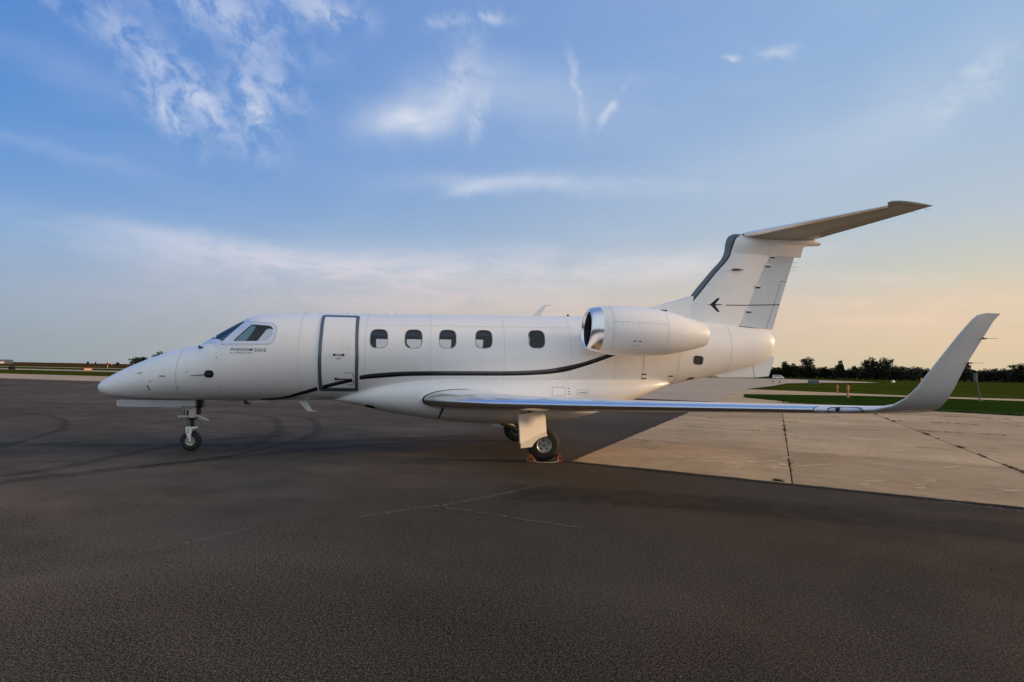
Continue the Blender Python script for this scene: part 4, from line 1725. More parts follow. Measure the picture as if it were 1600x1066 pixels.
# fin crown under the tailplane
secs = []
for z, xt, fat in ((4.40, 14.70, .055), (4.47, 14.71, .075), (4.56, 14.73, .10), (4.62, 14.74, .115), (4.70, 14.9, .12), (4.78, 15.0, .115), (4.84, 15.02, .10), (4.875, 14.9, .05)):
    x0 = FLE(min(z, 4.88))
    ring = []
    n = 20
    base = lambda u: fat * (math.sin(math.pi * min(u * 1.6, .5)) if u < .31 else 1 - .55 * ((u - .31) / .69) ** 2)
    for i in range(n + 1):
        u = 1 - math.sin(math.pi / 2 * i / n)
        ring.append((x0 + (xt - x0) * u, base(u), z))
    for i in range(1, n + 1):
        u = 1 - math.cos(math.pi / 2 * i / n)
        ring.append((x0 + (xt - x0) * u, -base(u), z))
    secs.append(ring)
crown = J('fin_crown', loft_mesh('fin_crown', secs, True, 50), MAT['white'], fin)
# long bullet fairing behind the tailplane root
bm = bmesh.new()
add_lathe(bm, [(0, .02), (.25, .09), (.8, .125), (1.3, .115), (1.75, .075), (1.93, .058), (1.95, .01)], (13.26, 0, 4.755), 'X', 28)
J('bullet_fairing', from_bm('bullet_fairing', bm, True, 50), MAT['white'], fin)
for s in (-1, 1):
    bm = bmesh.new()
    add_lathe(bm, [(0, .004), (.05, .022), (.12, .028), (.24, .012), (.30, .003)], (12.93, s * .115, 4.03), 'X', 10)
    J('fin_vortex_pod', from_bm('fin_vortex_pod', bm, True, 50), MAT['charcoal'], fin)


def yfin2(x, z):
    if z < 4.40:
        return yfin(x, z)
    k = min(1, (z - 4.40) / .22)
    x0 = FLE(z)
    u = (x - x0) / (14.72 - x0)
    fat = .055 + .06 * k
    return fat * (math.sin(math.pi * min(u * 1.6, .5)) if u < .31 else 1 - .55 * ((u - .31) / .69) ** 2)


def fin_band(name, f0, f1, z0, z1, m, off, s):
    n = 34
    vs, fs = [], []
    for i in range(n + 1):
        z = z0 + (z1 - z0) * i / n
        a, b = f0(z), f1(z)
        for k in range(6):
            x = a + (b - a) * (k / 5) ** 1.6
            vs.append((x, s * (yfin2(max(x, FLE(z)), z) + off), z))
    for i in range(n):
        for k in range(5):
            fs.append((i * 6 + k, i * 6 + k + 1, (i + 1) * 6 + k + 1, (i + 1) * 6 + k))
    me = mesh(name, vs, fs, True)
    J(name, me, m, fin)


FIN_IN = pch([(2.80, 11.66), (2.978, 11.785), (3.452, 12.185), (3.917, 12.565), (4.326, 12.915), (4.50, 12.985), (4.654, 13.03), (4.774, 13.085), (4.85, 13.19)])
for s in (-1, 1):
    fin_band('fin_edge_band', lambda z: FLE(z) - .004, lambda z: FIN_IN(z) - .035, 2.9, 4.86, MAT['slate'], .004, s)
    fin_band('fin_edge_stripe', lambda z: FIN_IN(z) - .035, lambda z: FIN_IN(z), 2.9, 4.85, MAT['black'], .004, s)
# dorsal fin
secs = []
for i in range(12):
    t = i / 11
    x = 10.55 + 1.5 * t
    zt = 2.985 + .44 * t ** 1.12
    w = .012 + .045 * t
    secs.append([(x, -w - .05, 2.80), (x, -w, zt - .03), (x, 0, zt), (x, w, zt - .03), (x, w + .05, 2.80)])
dors = J('dorsal_fin', loft_mesh('dorsal_fin', secs, True, 40), MAT['white'])
bm = bmesh.new()
add_box(bm, 11.28, 11.42, -.085, .085, 3.02, 3.065)
J('dorsal_intake', from_bm('dorsal_intake', bm), MAT['line_dark'], dors)
# rudder, set slightly to the left
piv = Vector((13.40, 0, 3.2))
rot = Matrix.Translation(piv) @ Matrix.Rotation(R(-11), 4, Vector((.40, 0, .9)).normalized()) @ Matrix.Translation(-piv)


def rud_pt(x, z, s, off=0.0):
    return rot @ Vector((x, s * (yfin(x, z) * .97 + off), z))


secs = []
for i in range(15):
    z = 2.69 + (4.385 - 2.69) * i / 14
    x0, x1 = FHG(z) + .022, FTE(z)
    ring = []
    for k in range(9):
        x = x1 + (x0 - x1) * k / 8
        ring.append(rud_pt(x, z, 1))
    for k in range(9):
        x = x0 + (x1 - x0) * k / 8
        ring.append(rud_pt(x, z, -1))
    # drop the lower front corner so the edge slopes like the photograph
    if i == 0:
        ring = [Vector((p.x, p.y, p.z + max(0, (13.9 - p.x)) * .10)) for p in ring]
    secs.append(ring)
rud = J('rudder', loft_mesh('rudder', secs, True, 40), MAT['white2'])
TAB = pch([(2.68, 13.765), (3.822, 14.165)])
vs, fs = [], []
for i in range(16):
    z = 2.70 + (3.81 - 2.70) * i / 15
    for dx in (0, .008):
        vs.append(rud_pt(TAB(z) + dx, z, -1, .002))
for i in range(15):
    fs.append((i * 2, i * 2 + 1, i * 2 + 3, i * 2 + 2))
b = len(vs)
for k in range(5):
    x = 14.165 + .125 * k / 4
    vs += [rud_pt(x, 3.815 - .1 * (x - 14.165), -1, .002), rud_pt(x, 3.803 - .1 * (x - 14.165), -1, .002)]
for k in range(4):
    fs.append((b + k * 2, b + k * 2 + 1, b + k * 2 + 3, b + k * 2 + 2))
J('trim_tab_seam', mesh('trim_tab_seam', vs, fs), MAT['line_dark'], rud)
for z in (3.13, 3.70, 4.19, 4.40):
    bm = bmesh.new()
    x = FHG(z)
    y = yfin(x, z)
    add_box(bm, x - .01, x + .085, -y - .012, y + .012, z - .03, z + .02)
    J('rudder_hinge', from_bm('rudder_hinge', bm), MAT['white'], rud)
    bm = bmesh.new()
    add_box(bm, x - .004, x + .10, -y - .010, y + .010, z - .062, z - .031)
    J('hinge_gap', from_bm('hinge_gap', bm), MAT['seal'], rud)
for z in (4.06, 4.14, 4.25):
    bm = bmesh.new()
    p = rot @ Vector((FTE(z), 0, z))
    add_tube(bm, p, p + Vector((.15, 0, .002)), .003, .002, 6)
    J('static_wick', from_bm('static_wick', bm), MAT['charcoal'], rud)
# emblem and line on the fin


def flatfin(pts, name, m):
    n = len(pts)
    me = poly_patch(name, pts, lambda a, b, e: Vector((a, -yfin(a, b) - .003 - e, b)), (), .08, 0, False)
    J(name, me, m, fin)


flatfin([(12.335, 3.214), (12.45, 3.222), (12.46, 3.235), (12.70, 3.232), (12.70, 3.214), (12.46, 3.205)], 'bird_emblem', MAT['black'])
flatfin([(12.425, 3.222), (12.605, 3.372), (12.66, 3.372), (12.535, 3.218)], 'bird_emblem', MAT['black'])
flatfin([(12.425, 3.216), (12.535, 3.218), (12.655, 3.062), (12.60, 3.062)], 'bird_emblem', MAT['black'])
flatfin([(12.80, 3.212), (13.36, 3.229), (13.36, 3.247), (12.80, 3.229)], 'fin_line', MAT['black'])
vs, fs = [], []
for k in range(9):
    x = 13.385 + (14.118 - 13.385) * k / 8
    zc2 = 3.238 + .028 * k / 8
    vs += [rud_pt(x, zc2 + .009, -1, .003), rud_pt(x, zc2 - .009, -1, .003)]
for k in range(8):
    fs.append((k * 2, k * 2 + 1, k * 2 + 3, k * 2 + 2))
J('fin_line', mesh('fin_line', vs, fs), MAT['black'], rud)

# --- tailplane
for s in (-1, 1):
    TS = [(13.20, 0.0, 4.845, 15.04, .095), (13.24, .10, 4.85, 15.05, .10), (13.55, .55, 4.868, 15.13, .10), (14.2, 1.5, 4.915, 15.37, .095), (14.90, 2.52, 4.965, 15.61, .09),
          (14.935, 2.60, 4.970, 15.635, .09)]

    def tp(st, xc, sg):
        x0, y, z, x1, tc = st
        ch = x1 - x0
        return Vector((x0 + ch * xc, s * y, z + tc * ch * nth(xc) * sg - .02 * xc))
    secs = [[tp(st, xc, sg) for xc, sg in FO] for st in TS]
    me = loft_mesh('tailplane', secs, True, 50)
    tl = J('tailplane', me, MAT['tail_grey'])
    # tip horn standing ahead of the leading edge
    hs = []
    for y, x0, x1, tc in ((2.46, 14.86, 15.60, .11), (2.52, 14.80, 15.62, .12), (2.58, 14.80, 15.64, .12), (2.64, 14.86, 15.645, .10), (2.68, 15.02, 15.645, .06)):
        hs.append([(x0 + (x1 - x0) * xc, s * y, 4.985 + .008 + tc * (x1 - x0) * nth(xc) * sg - .04 * xc) for xc, sg in FO])
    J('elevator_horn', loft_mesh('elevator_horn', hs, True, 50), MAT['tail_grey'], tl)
    # leading edge in bare metal
    xs_ = [.055 * (k / 7) ** 1.8 for k in range(7, -1, -1)]
    prof = [(x, 1) for x in xs_] + [(x, -1) for x in xs_[-2::-1]]
    vs, fs = [], []
    for i in range(25):
        y = .10 + 2.36 * i / 24
        for a, b in zip(TS, TS[1:]):
            if a[1] <= y <= b[1]:
                t = (y - a[1]) / (b[1] - a[1])
                st = tuple(p + (q - p) * t for p, q in zip(a, b))
        for xc, sg in prof:
            p = tp(st, xc, sg)
            vs.append(p + Vector((-.003, 0, .003 * sg)))
    kk = len(prof)
    for i in range(24):
        for k in range(kk - 1):
            f = (i * kk + k, i * kk + k + 1, (i + 1) * kk + k + 1, (i + 1) * kk + k)
            fs.append(f if s < 0 else f[::-1])
    J('leading_edge', mesh('leading_edge', vs, fs, True), MAT['chrome'], tl)
    vs, fs = [], []
    for i in range(12):
        y = .18 + 2.3 * i / 11
        for a, b in zip(TS, TS[1:]):
            if a[1] <= y <= b[1]:
                t = (y - a[1]) / (b[1] - a[1])
                st = tuple(p + (q - p) * t for p, q in zip(a, b))
        for xc in (.66, .672):
            vs.append(tp(st, xc, -1) + Vector((0, 0, -.002)))
    for i in range(11):
        fs.append((i * 2, i * 2 + 1, i * 2 + 3, i * 2 + 2))
    J('elevator_seam', mesh('elevator_seam', vs, fs), MAT['line_dark'], tl)
    for y, x in ((2.25, 15.55), (2.5, 15.61)):
        bm = bmesh.new()
        add_tube(bm, (x, s * y, 4.94), (x + .13, s * y, 4.925), .003, .002, 6)
        J('static_wick', from_bm('static_wick', bm), MAT['charcoal'], tl)
# ventral strakes
for s in (-1, 1):
    for a, b in (((12.30, 1.60), None), ((13.47, 1.60), None)):
        bm = bmesh.new()
        if a[0] < 13:
            pts = [(12.45, 1.66), (12.62, 1.60), (13.44, 1.612), (13.41, 1.93), (12.9, 1.76)]
        else:
            pts = [(13.43, 1.93), (13.46, 1.612), (13.80, 1.648), (13.97, 2.06), (13.86, 2.16)]
        fin_plate(bm, pts, .016, s * .16, -s * .10)
        J('ventral_strake', from_bm('ventral_strake', bm), MAT['white2'])

# --- nose gear


def wheel(parent, cx, cy, r, w, rr, holes, face, hub=.03):
    bm = bmesh.new()
    prof = []
    k = 14
    for i in range(k + 1):
        a = math.pi * i / k
        prof.append((-(w / 2) * math.copysign(abs(math.cos(a)) ** .6, math.cos(a)), rr + (r - rr) * abs(math.sin(a)) ** .5))
    prof = [(-w * .40, rr)] + prof + [(w * .40, rr)]
    add_lathe(bm, prof, (cx, cy, r), 'Y', 48, True)
    ty = J('tyre', from_bm('tyre', bm, True, 40), MAT['tyre'], parent)
    bm = bmesh.new()
    s = face
    prof = [(-w * .42, rr), (-w * .44, rr * .97), (-w * .40, rr * .86), (-w * .28, rr * .78), (-w * .25, rr * .45), (-w * .33, rr * .36), (-w * .34, .004)]
    add_lathe(bm, [(-a * s if s > 0 else a, q) for a, q in prof] if s > 0 else prof, (cx, cy, r), 'Y', 40)
    add_lathe(bm, [(w * .40, rr), (w * .3, rr * .8), (w * .28, .004)] if s < 0 else [(-w * .40, rr), (-w * .3, rr * .8), (-w * .28, .004)], (cx, cy, r), 'Y', 32)
    rm = J('rim', from_bm('rim', bm, True, 40), MAT['rim'], parent)
    bm = bmesh.new()
    for i in range(holes):
        a = 2 * math.pi * (i + .3) / holes
        px, pz = cx + rr * .62 * math.cos(a), r + rr * .62 * math.sin(a)
        add_tube(bm, (px, cy + s * w * .262, pz), (px, cy + s * w * .285, pz), rr * .125, rr * .125, 10)
    J('rim_holes', from_bm('rim_holes', bm), MAT['seal'], parent)
    bm = bmesh.new()
    add_tube(bm, (cx, cy + s * w * .30, r), (cx, cy + s * w * .40, r), rr * .24, rr * .2, 14)
    J('hub_cap', from_bm('hub_cap', bm, True, 40), MAT['steel'], parent)
    bm = bmesh.new()
    add_tube(bm, (cx, cy + s * w * .40, r), (cx, cy + s * w * .412, r), rr * .12, rr * .12, 12)
    J('hub_bolt', from_bm('hub_bolt', bm), MAT['seal'], parent)


bm = bmesh.new()
add_lathe(bm, [(.0, .075), (.05, .09), (.16, .095), (.20, .085), (.36, .08)], (1.70, 0, .63), 'Z', 24)
add_box(bm, 1.60, 1.70, -.10, -.085, .70, .80)
ng = J('nose_gear', from_bm('nose_gear', bm, True, 40), MAT['gear_paint'])
bm = bmesh.new()
add_tube(bm, (1.70, 0, .63), (1.70, 0, .44), .036, .036, 18)
add_tube(bm, (1.70, 0, .64), (1.70, 0, .60), .085, .07, 18)
J('oleo_strut', from_bm('oleo_strut', bm, True, 40), MAT['dark_metal'], ng)
bm = bmesh.new()
add_tube(bm, (1.64, -.03, .665), (1.50, -.04, .66), .024, .020, 10)
add_tube(bm, (1.49, -.04, .66), (1.455, -.04, .66), .027, .027, 10)
J('steering_actuator', from_bm('steering_actuator', bm, True, 40), MAT['gear_paint'], ng)
bm = bmesh.new()
add_tube(bm, (1.78, -.03, .69), (1.99, -.05, .605), .016, .020, 8)
add_tube(bm, (1.77, .03, .63), (1.98, -.04, .60), .018, .020, 8)
add_tube(bm, (1.97, -.05, .605), (2.02, -.05, .595), .026, .018, 8)
J('torque_link', from_bm('torque_link', bm, True, 40), MAT['gear_paint'], ng)
bm = bmesh.new()
add_box(bm, 1.80, 1.88, -.05, .05, .83, .99)
add_box(bm, 1.77, 1.85, -.04, .04, .70, .86)
J('drag_brace', from_bm('drag_brace', bm), MAT['dark_metal'], ng)
bm = bmesh.new()
add_box(bm, 1.61, 1.79, -.085, .085, .425, .465)
for s in (-1, 1):
    pts = [(1.615, .43), (1.705, .43), (1.745, .40), (1.715, .33), (1.722, .19), (1.70, .155), (1.675, .19), (1.668, .26), (1.628, .34)]
    fin_plate(bm, pts, .022, s * .088)
bmesh.ops.bevel(bm, geom=[e for e in bm.edges if e.calc_length() > .02], offset=.004, segments=1, affect='EDGES')
J('wheel_fork', from_bm('wheel_fork', bm), MAT['signwhite'], ng)
bm = bmesh.new()
for x, z in ((1.668, .41), (1.66, .365), (1.685, .235), (1.69, .185), (1.60, .42)):
    add_tube(bm, (x, -.100, z), (x, -.104, z), .013, .012, 8)
add_tube(bm, (1.79, -.07, .42), (1.81, -.09, .36), .018, .014, 8)
J('fork_bolts', from_bm('fork_bolts', bm), MAT['seal'], ng)
wheel(ng, 1.695, 0, .193, .125, .092, 6, -1)
for s in (-1, 1):
    bm = bmesh.new()
    pts = roundpoly([(.448, .985), (.452, .862), (1.58, .850), (1.83, .850), (1.83, .985)], .03, 4)
    fin_plate(bm, pts, .014, s * .26, s * .06)
    gd = J('nose_gear_door', from_bm('nose_gear_door', bm), MAT['grey_gear'])
    bm = bmesh.new()
    for k, w_ in enumerate((.025, .018, .022, .02, .012, .024, .02, .022, .018)):
        x = 1.585 + k * .030
        add_box(bm, x, x + w_, s * .266 - .012 if s < 0 else s * .266 + .008, s * .266 - .008 if s < 0 else s * .266 + .012, .858, .874)
    J('door_marking', from_bm('door_marking', bm), MAT['seal'], gd)

bm = bmesh.new()
for dx, dy in ((-.045, -.05), (.05, -.045)):
    add_tube(bm, (1.70 + dx, dy, .80), (1.70 + dx * .9, dy * .9, .62), .006, .006, 6)
    add_tube(bm, (1.70 + dx * .9, dy * .9, .62), (1.70 + dx * 1.3, dy, .47), .006, .006, 6)
J('hydraulic_line', from_bm('hydraulic_line', bm, True), MAT['seal'], ng)
bm = bmesh.new()
add_box(bm, 1.625, 1.665, -.106, -.096, .70, .78)
add_tube(bm, (1.58, -.05, .70), (1.58, -.05, .78), .02, .016, 10)
J('junction_box', from_bm('junction_box', bm), MAT['dark_metal'], ng)

# --- main gear
for s in (-1, 1):
    bm = bmesh.new()
    add_tube(bm, (8.02, s * 1.38, 1.08), (7.98, s * 1.42, .50), .055, .05, 16)
    add_tube(bm, (7.98, s * 1.42, .52), (8.37, s * 1.46, .30), .05, .045, 14)
    mg = J('main_gear', from_bm('main_gear', bm, True, 40), MAT['gear_paint'])
    bm = bmesh.new()
    add_tube(bm, (8.12, s * 1.40, .95), (8.25, s * 1.43, .42), .035, .028, 14)
    J('shock_absorber', from_bm('shock_absorber', bm, True, 40), MAT['dark_metal'], mg)
    bm = bmesh.new()
    add_tube(bm, (7.98, s * 1.36, .56), (7.70, s * .85, .62), .030, .026, 12)
    add_tube(bm, (7.72, s * .90, .615), (7.69, s * .83, .62), .038, .038, 12)
    J('retraction_actuator', from_bm('retraction_actuator', bm, True, 40), MAT['bronze'], mg)
    bm = bmesh.new()
    add_tube(bm, (8.37, s * 1.44, .30), (8.37, s * 1.56, .30), .032, .032, 12)
    J('axle', from_bm('axle', bm, True, 40), MAT['steel'], mg)
    bm = bmesh.new()
    P_ = [(8.05, s * 1.47, .95), (8.10, s * 1.49, .70), (8.20, s * 1.50, .50), (8.32, s * 1.50, .40)]
    for a_, b_ in zip(P_, P_[1:]):
        add_tube(bm, a_, b_, .008, .008, 6)
    J('brake_hose', from_bm('brake_hose', bm, True), MAT['seal'], mg)
    bm = bmesh.new()
    add_tube(bm, (8.37, s * 1.46, .30), (8.37, s * 1.50, .30), .12, .12, 20)
    J('brake_pack', from_bm('brake_pack', bm, True, 40), MAT['dark_metal'], mg)
    wheel(mg, 8.37, s * 1.56, .30, .205, .145, 5, s)
    # outer leg door, turned a little towards the tail
    th = R(-27) * (1 if s < 0 else -1)
    Md = Matrix.Translation((8.07, s * 1.90, 0)) @ Matrix.Rotation(th * -1, 4, 'Z')

    def doorplate(pts, th_, m, name, yo=0.0, tilt=0.0):
        bm_ = bmesh.new()
        fin_plate(bm_, pts, th_, 0)
        bmesh.ops.bevel(bm_, geom=bm_.edges[:], offset=.004, segments=2, affect='EDGES')
        for v in bm_.verts:
            v.co.y += s * (yo + tilt * (v.co.z - .6))
            v.co = Md @ v.co
        return J(name, from_bm(name, bm_, True, 35), m, mg)
    doorplate([(-.29, .885), (.26, .945), (.33, .835), (.345, .548), (-.26, .372)], .03, MAT['white'], 'gear_leg_door', 0, -.05)
    arc = [(.29 + .0, .445)]
    pts = [(-.243, .385), (.325, .56), (.365, .475), (.25, .472), (.16, .445), (.085, .395), (.045, .345), (.018, .300), (-.235, .290)]
    doorplate(pts, .022, MAT['white2'], 'gear_leg_door', .022, .06)
    bm = bmesh.new()
    secs = [[(7.78, s * 1.62, .955), (7.80, s * 1.75, .955), (7.80, s * 1.75, .985), (7.78, s * 1.62, .985)], [(8.6, s * 1.70, .985), (8.6, s * 1.78, .985), (8.6, s * 1.78, 1.0), (8.6, s * 1.70, 1.0)]]
    v_, f_ = loft(secs)
    vs_ = [bm.verts.new(q) for q in v_]
    for f in f_:
        bm.faces.new([vs_[i] for i in f])
    J('door_hinge_strip', from_bm('door_hinge_strip', bm), MAT['white'], mg)
# ------------------------------------------------------------------ chocks


def chock(name, x, y, label, rope=False):
    root = empty(name, (x, y, 0))
    tag(root, label, 'wheel chock', 'chocks at the left main wheel')
    bm = bmesh.new()
    L, h, w = .072, .145, .14
    v = []
    for yy in (-w / 2, w / 2):
        v.append([bm.verts.new((x + a, y + yy, b)) for a, b in ((-L, 0.004), (L, 0.004), (L * .9, .05), (L * .3, h), (-L * .3, h), (-L * .9, .05))])
    bm.faces.new(v[0])
    bm.faces.new(v[1][::-1])
    for i in range(6):
        j = (i + 1) % 6
        bm.faces.new((v[0][i], v[1][i], v[1][j], v[0][j]))
    bmesh.ops.bevel(bm, geom=bm.edges[:], offset=.010, segments=2, affect='EDGES')
    obj('block', from_bm('block', bm, True, 40), MAT['chock'], root)
    bm = bmesh.new()
    pts = [(-.055, .065), (-.02, .088), (.0, .07), (.03, .088), (.055, .06), (.03, .062), (.0, .045), (-.02, .062)]
    vs = [bm.verts.new((x + a, y - w / 2 - .003, b)) for a, b in pts]
    bm.faces.new(vs)
    obj('stencil_mark', from_bm('stencil_mark', bm), MAT['seal'], root)
    if rope:
        cu = []
        P = [Vector((x - .04, y - .08, .09)), Vector((x - .045, y - .13, .03)), Vector((x - .14, y - .17, .014)), Vector((x - .32, y - .19, .014)), Vector((x - .46, y - .16, .02)),
             Vector((x - .50, y - .10, .09))]
        bm = bmesh.new()
        path = []
        for i in range(len(P) - 1):
            p0, p1, p2, p3 = P[max(i - 1, 0)], P[i], P[i + 1], P[min(i + 2, len(P) - 1)]
            for k in range(6):
                t = k / 6
                path.append(0.5 * ((2 * p1) + (p2 - p0) * t + (2 * p0 - 5 * p1 + 4 * p2 - p3) * t * t + (3 * p1 - p0 - 3 * p2 + p3) * t ** 3))
        path.append(P[-1])
        for a, b in zip(path, path[1:]):
            add_tube(bm, a, b, .008, .008, 8, False)
        obj('rope', from_bm('rope', bm, True), MAT['rope'], root)
    return root


def obj_fix(root):
    for c in root.children:
        c.matrix_parent_inverse = Matrix.Translation(root.location).inverted()


chock('wheel_chock', 8.105, -1.70, 'orange wheel chock in front of the left main wheel')
chock('wheel_chock', 8.645, -1.66, 'orange wheel chock behind the left main wheel with pale rope', True)

# ------------------------------------------------------------------ trees


def leaf_clumps(bm, centres, size, n):
    """many small leaf-sized faces spread through lobes (cx, cy, cz, rx, ry, rz)"""
    tot = sum(c[3] * c[4] * c[5] for c in centres)
    for c in centres:
        k = max(8, int(n * c[3] * c[4] * c[5] / tot))
        for _ in range(k):
            d = Vector((random.gauss(0, 1), random.gauss(0, 1), random.gauss(0, 1))).normalized()
            rr = random.random() ** .42
            p = Vector((c[0] + d.x * c[3] * rr, c[1] + d.y * c[4] * rr, c[2] + d.z * c[5] * rr))
            a = Vector((random.gauss(0, 1), random.gauss(0, 1), random.gauss(0, .7))).normalized()
            b = a.orthogonal().normalized()
            s = size * random.uniform(.5, 1.3)
            v = [bm.verts.new(p + a * s), bm.verts.new(p + b * s * .7), bm.verts.new(p - a * s), bm.verts.new(p - b * s * .6)]
            bm.faces.new(v)


def make_tree(seed, h, wide, lobes, trunk=.22, n=1300, leaf=.42):
    random.seed(seed)
    bt = bmesh.new()
    th = h * .42
    add_tube(bt, (0, 0, -.1), (0, 0, th), h * .028, h * .017, 8)
    cs = []
    for k in range(lobes):
        a = 2 * math.pi * k / lobes + random.uniform(-.5, .5)
        r = wide * random.uniform(.25, .62)
        z = h * random.uniform(.36, .80)
        c = (r * math.cos(a), r * math.sin(a), z)
        cs.append((c[0], c[1], c[2], wide * random.uniform(.26, .46), wide * random.uniform(.26, .46), h * random.uniform(.10, .18)))
        add_tube(bt, (0, 0, th * random.uniform(.5, 1)), c, h * .010, h * .004, 5)
    cs.append((random.uniform(-.1, .1) * wide, 0, h * .84, wide * .36, wide * .36, h * .15))
    cs.append((0, 0, h * .55, wide * .6, wide * .6, h * .26))
    cs.append((0, 0, h * .30, wide * .72, wide * .72, h * .20))
    bc = bmesh.new()
    leaf_clumps(bc, cs, leaf, n)
    mt, mc = from_bm('trunk', bt), bpy.data.meshes.new('crown')
    bc.to_mesh(mc)
    bc.free()
    mt.materials.append(MAT['bark'])
    mc.materials.append(MAT['leaf'])
    return mt, mc


KIND = [make_tree(11, 10, 4.6, 6), make_tree(12, 10, 3.6, 5), make_tree(13, 10, 5.4, 7, n=1500), make_tree(14, 10, 4.0, 5), make_tree(15, 10, 6.4, 8, n=1700)]
random.seed(21)


def plant(az, dist, h, kind, label, group, sx=1.0, name='broadleaf_tree'):
    mt, mc = KIND[kind]
    p = CAM + Vector((math.sin(R(az)) * dist, math.cos(R(az)) * dist, 0))
    root = empty(name, (p.x, p.y, -.05))
    tag(root, label, 'tree', group)
    s = h / 10.0
    root.scale = (s * sx, s * sx, s)
    root.rotation_euler = (0, 0, random.uniform(0, 6.28))
    for nm, me in (('trunk', mt), ('crown', mc)):
        o = bpy.data.objects.new(nm, me)
        col.objects.link(o)
        o.parent = root
    return root


GR = 'trees of the dark line across the far field'
ORD = ['first', 'second', 'third', 'fourth', 'fifth', 'sixth', 'seventh', 'eighth', 'ninth', 'tenth', 'eleventh', 'twelfth', 'thirteenth', 'fourteenth']
MARKS = [(32.1, 'small lone tree by the tail'), (33.25, 'tall rounded tree'), (33.85, 'thin crowned tree'),
         (35.0, 'tallest clump tree'), (37.4, 'lone knob-topped tree'), (39.65, 'left big rounded crown'),
         (40.5, 'right big rounded crown'), (45.75, 'tree behind the winglet'), (49.0, 'right-hand end tree')]
seen = {}
special = [(32.1, 7.0, 2, 'small low tree alone at the left end of the far treeline, beside the jet tail', 1.1),
           (33.25, 11.2, 3, 'tall rounded tree at the left of the high clump nearest the jet tail', .9),
           (33.85, 10.2, 1, 'thin crowned tree in the middle of the high clump near the jet tail', .9),
           (35.0, 14.2, 0, 'tallest tree at the right of the high clump near the jet tail', .8),
           (37.4, 12.3, 1, 'lone knob-topped tree standing above the low hedge right of the high clump', .75),
           (39.65, 14.3, 2, 'broad high tree, left of the two big rounded crowns midway along the treeline', .75),
           (40.5, 14.0, 4, 'broad high tree, right of the two big rounded crowns midway along the treeline', .68),
           (45.75, 13.0, 3, 'tall tree showing right beside the back edge of the winglet', .8),
           (49.0, 11.0, 0, 'higher tree at the right-hand end of the treeline in the photo', 1.1)]
for az, h, k, lab, sx in special:
    plant(az, 478, h * 1.12, k, lab, GR, sx * 1.1)
az = 32.7
i = 0
while az < 51:
    mk = [q for q in MARKS if q[0] <= az][-1][1]
    seen[mk] = seen.get(mk, -1) + 1
    lab = ORD[seen[mk]] + ' low dark tree right of the ' + mk
    h = random.uniform(7.6, 10.6)
    if 33 < az < 36 or 39 < az < 41.2:
        h = random.uniform(8.5, 11.2)
    plant(az, 470 + random.uniform(-6, 30), h, i % 5, lab, GR, random.uniform(.9, 1.3))
    az += random.uniform(.36, .55)
    i += 1
# the wood goes on as one mass at the foot of the line
random.seed(5)
bm = bmesh.new()
cs = []
a = 31.9
while a < 56:
    d = 492 + random.uniform(-8, 30)
    q = CAM + Vector((math.sin(R(a)) * d, math.cos(R(a)) * d, 0))
    cs.append((q.x, q.y, 3.4, 4.5, 4.5, random.uniform(3.4, 5.0)))
    a += .22
leaf_clumps(bm, cs, .8, 14000)
me = bpy.data.meshes.new('field_hedge')
bm.to_mesh(me)
bm.free()
o = obj('field_hedge', me, MAT['leaf'])
o['kind'] = 'stuff'
GL = 'trees on the left horizon above the nose'
for az, d, h, k, lab, sx in ((-22.95, 600, 7.3, 2, 'left rounded tree of the low group on the horizon before the jet nose', 1.3),
                             (-22.45, 605, 7.6, 0, 'middle tree of the low group on the horizon before the jet nose', 1.3),
                             (-22.0, 600, 5.6, 3, 'small right tree of the low group touching the jet nose outline', 1.3),
                             (-21.3, 600, 12.2, 2, 'large dark tree rising just above the nose of the jet', .95),
                             (-20.85, 606, 11.4, 4, 'broad dark tree behind the nose, beside the larger one', .75),
                             (-20.1, 600, 13.4, 0, 'tree top just clearing the sloping nose further back', 1.0),
                             (-24.15, 700, 3.4, 1, 'tiny lone bush on the horizon left of the tree group', 1.4),
                             (-26.1, 800, 3.6, 3, 'tiny far tree on the horizon above the orange sign', .9),
                             (-25.6, 800, 3.2, 1, 'tiny far bush on the horizon right of the one above the orange sign', .8)):
    plant(az, d, h * 1.1, k, lab, GL, sx * 1.15)

# ------------------------------------------------------------------ airfield furniture


def at_az(az, d):
    return CAM + Vector((math.sin(R(az)) * d, math.cos(R(az)) * d, 0))


def thing(name, p, label, cat, group=None, rz=0):
    root = empty(name, (p[0], p[1], p[2] if len(p) > 2 else 0))
    root.rotation_euler = (0, 0, rz)
    return tag(root, label, cat, group)


def part(root, name, bm, m, smooth=False):
    o = bpy.data.objects.new(name, from_bm(name, bm, smooth, 40))
    o.data.materials.append(m)
    col.objects.link(o)
    o.parent = root
    return o


def marker(p, h, label):
    t = thing('taxiway_marker', p, label, 'marker', 'orange markers beside the taxiway')
    bm = bmesh.new()
    add_tube(bm, (0, 0, 0), (0, 0, h * .62), .075, .065, 10)
    part(t, 'post', bm, MAT['orange'], True)
    bm = bmesh.new()
    add_tube(bm, (0, 0, h * .62), (0, 0, h), .11, .10, 12)
    part(t, 'head', bm, MAT['orange'], True)
    bm = bmesh.new()
    add_tube(bm, (0, 0, 0), (0, 0, .06), .16, .12, 12)
    part(t, 'base', bm, MAT['post'], True)
    return t


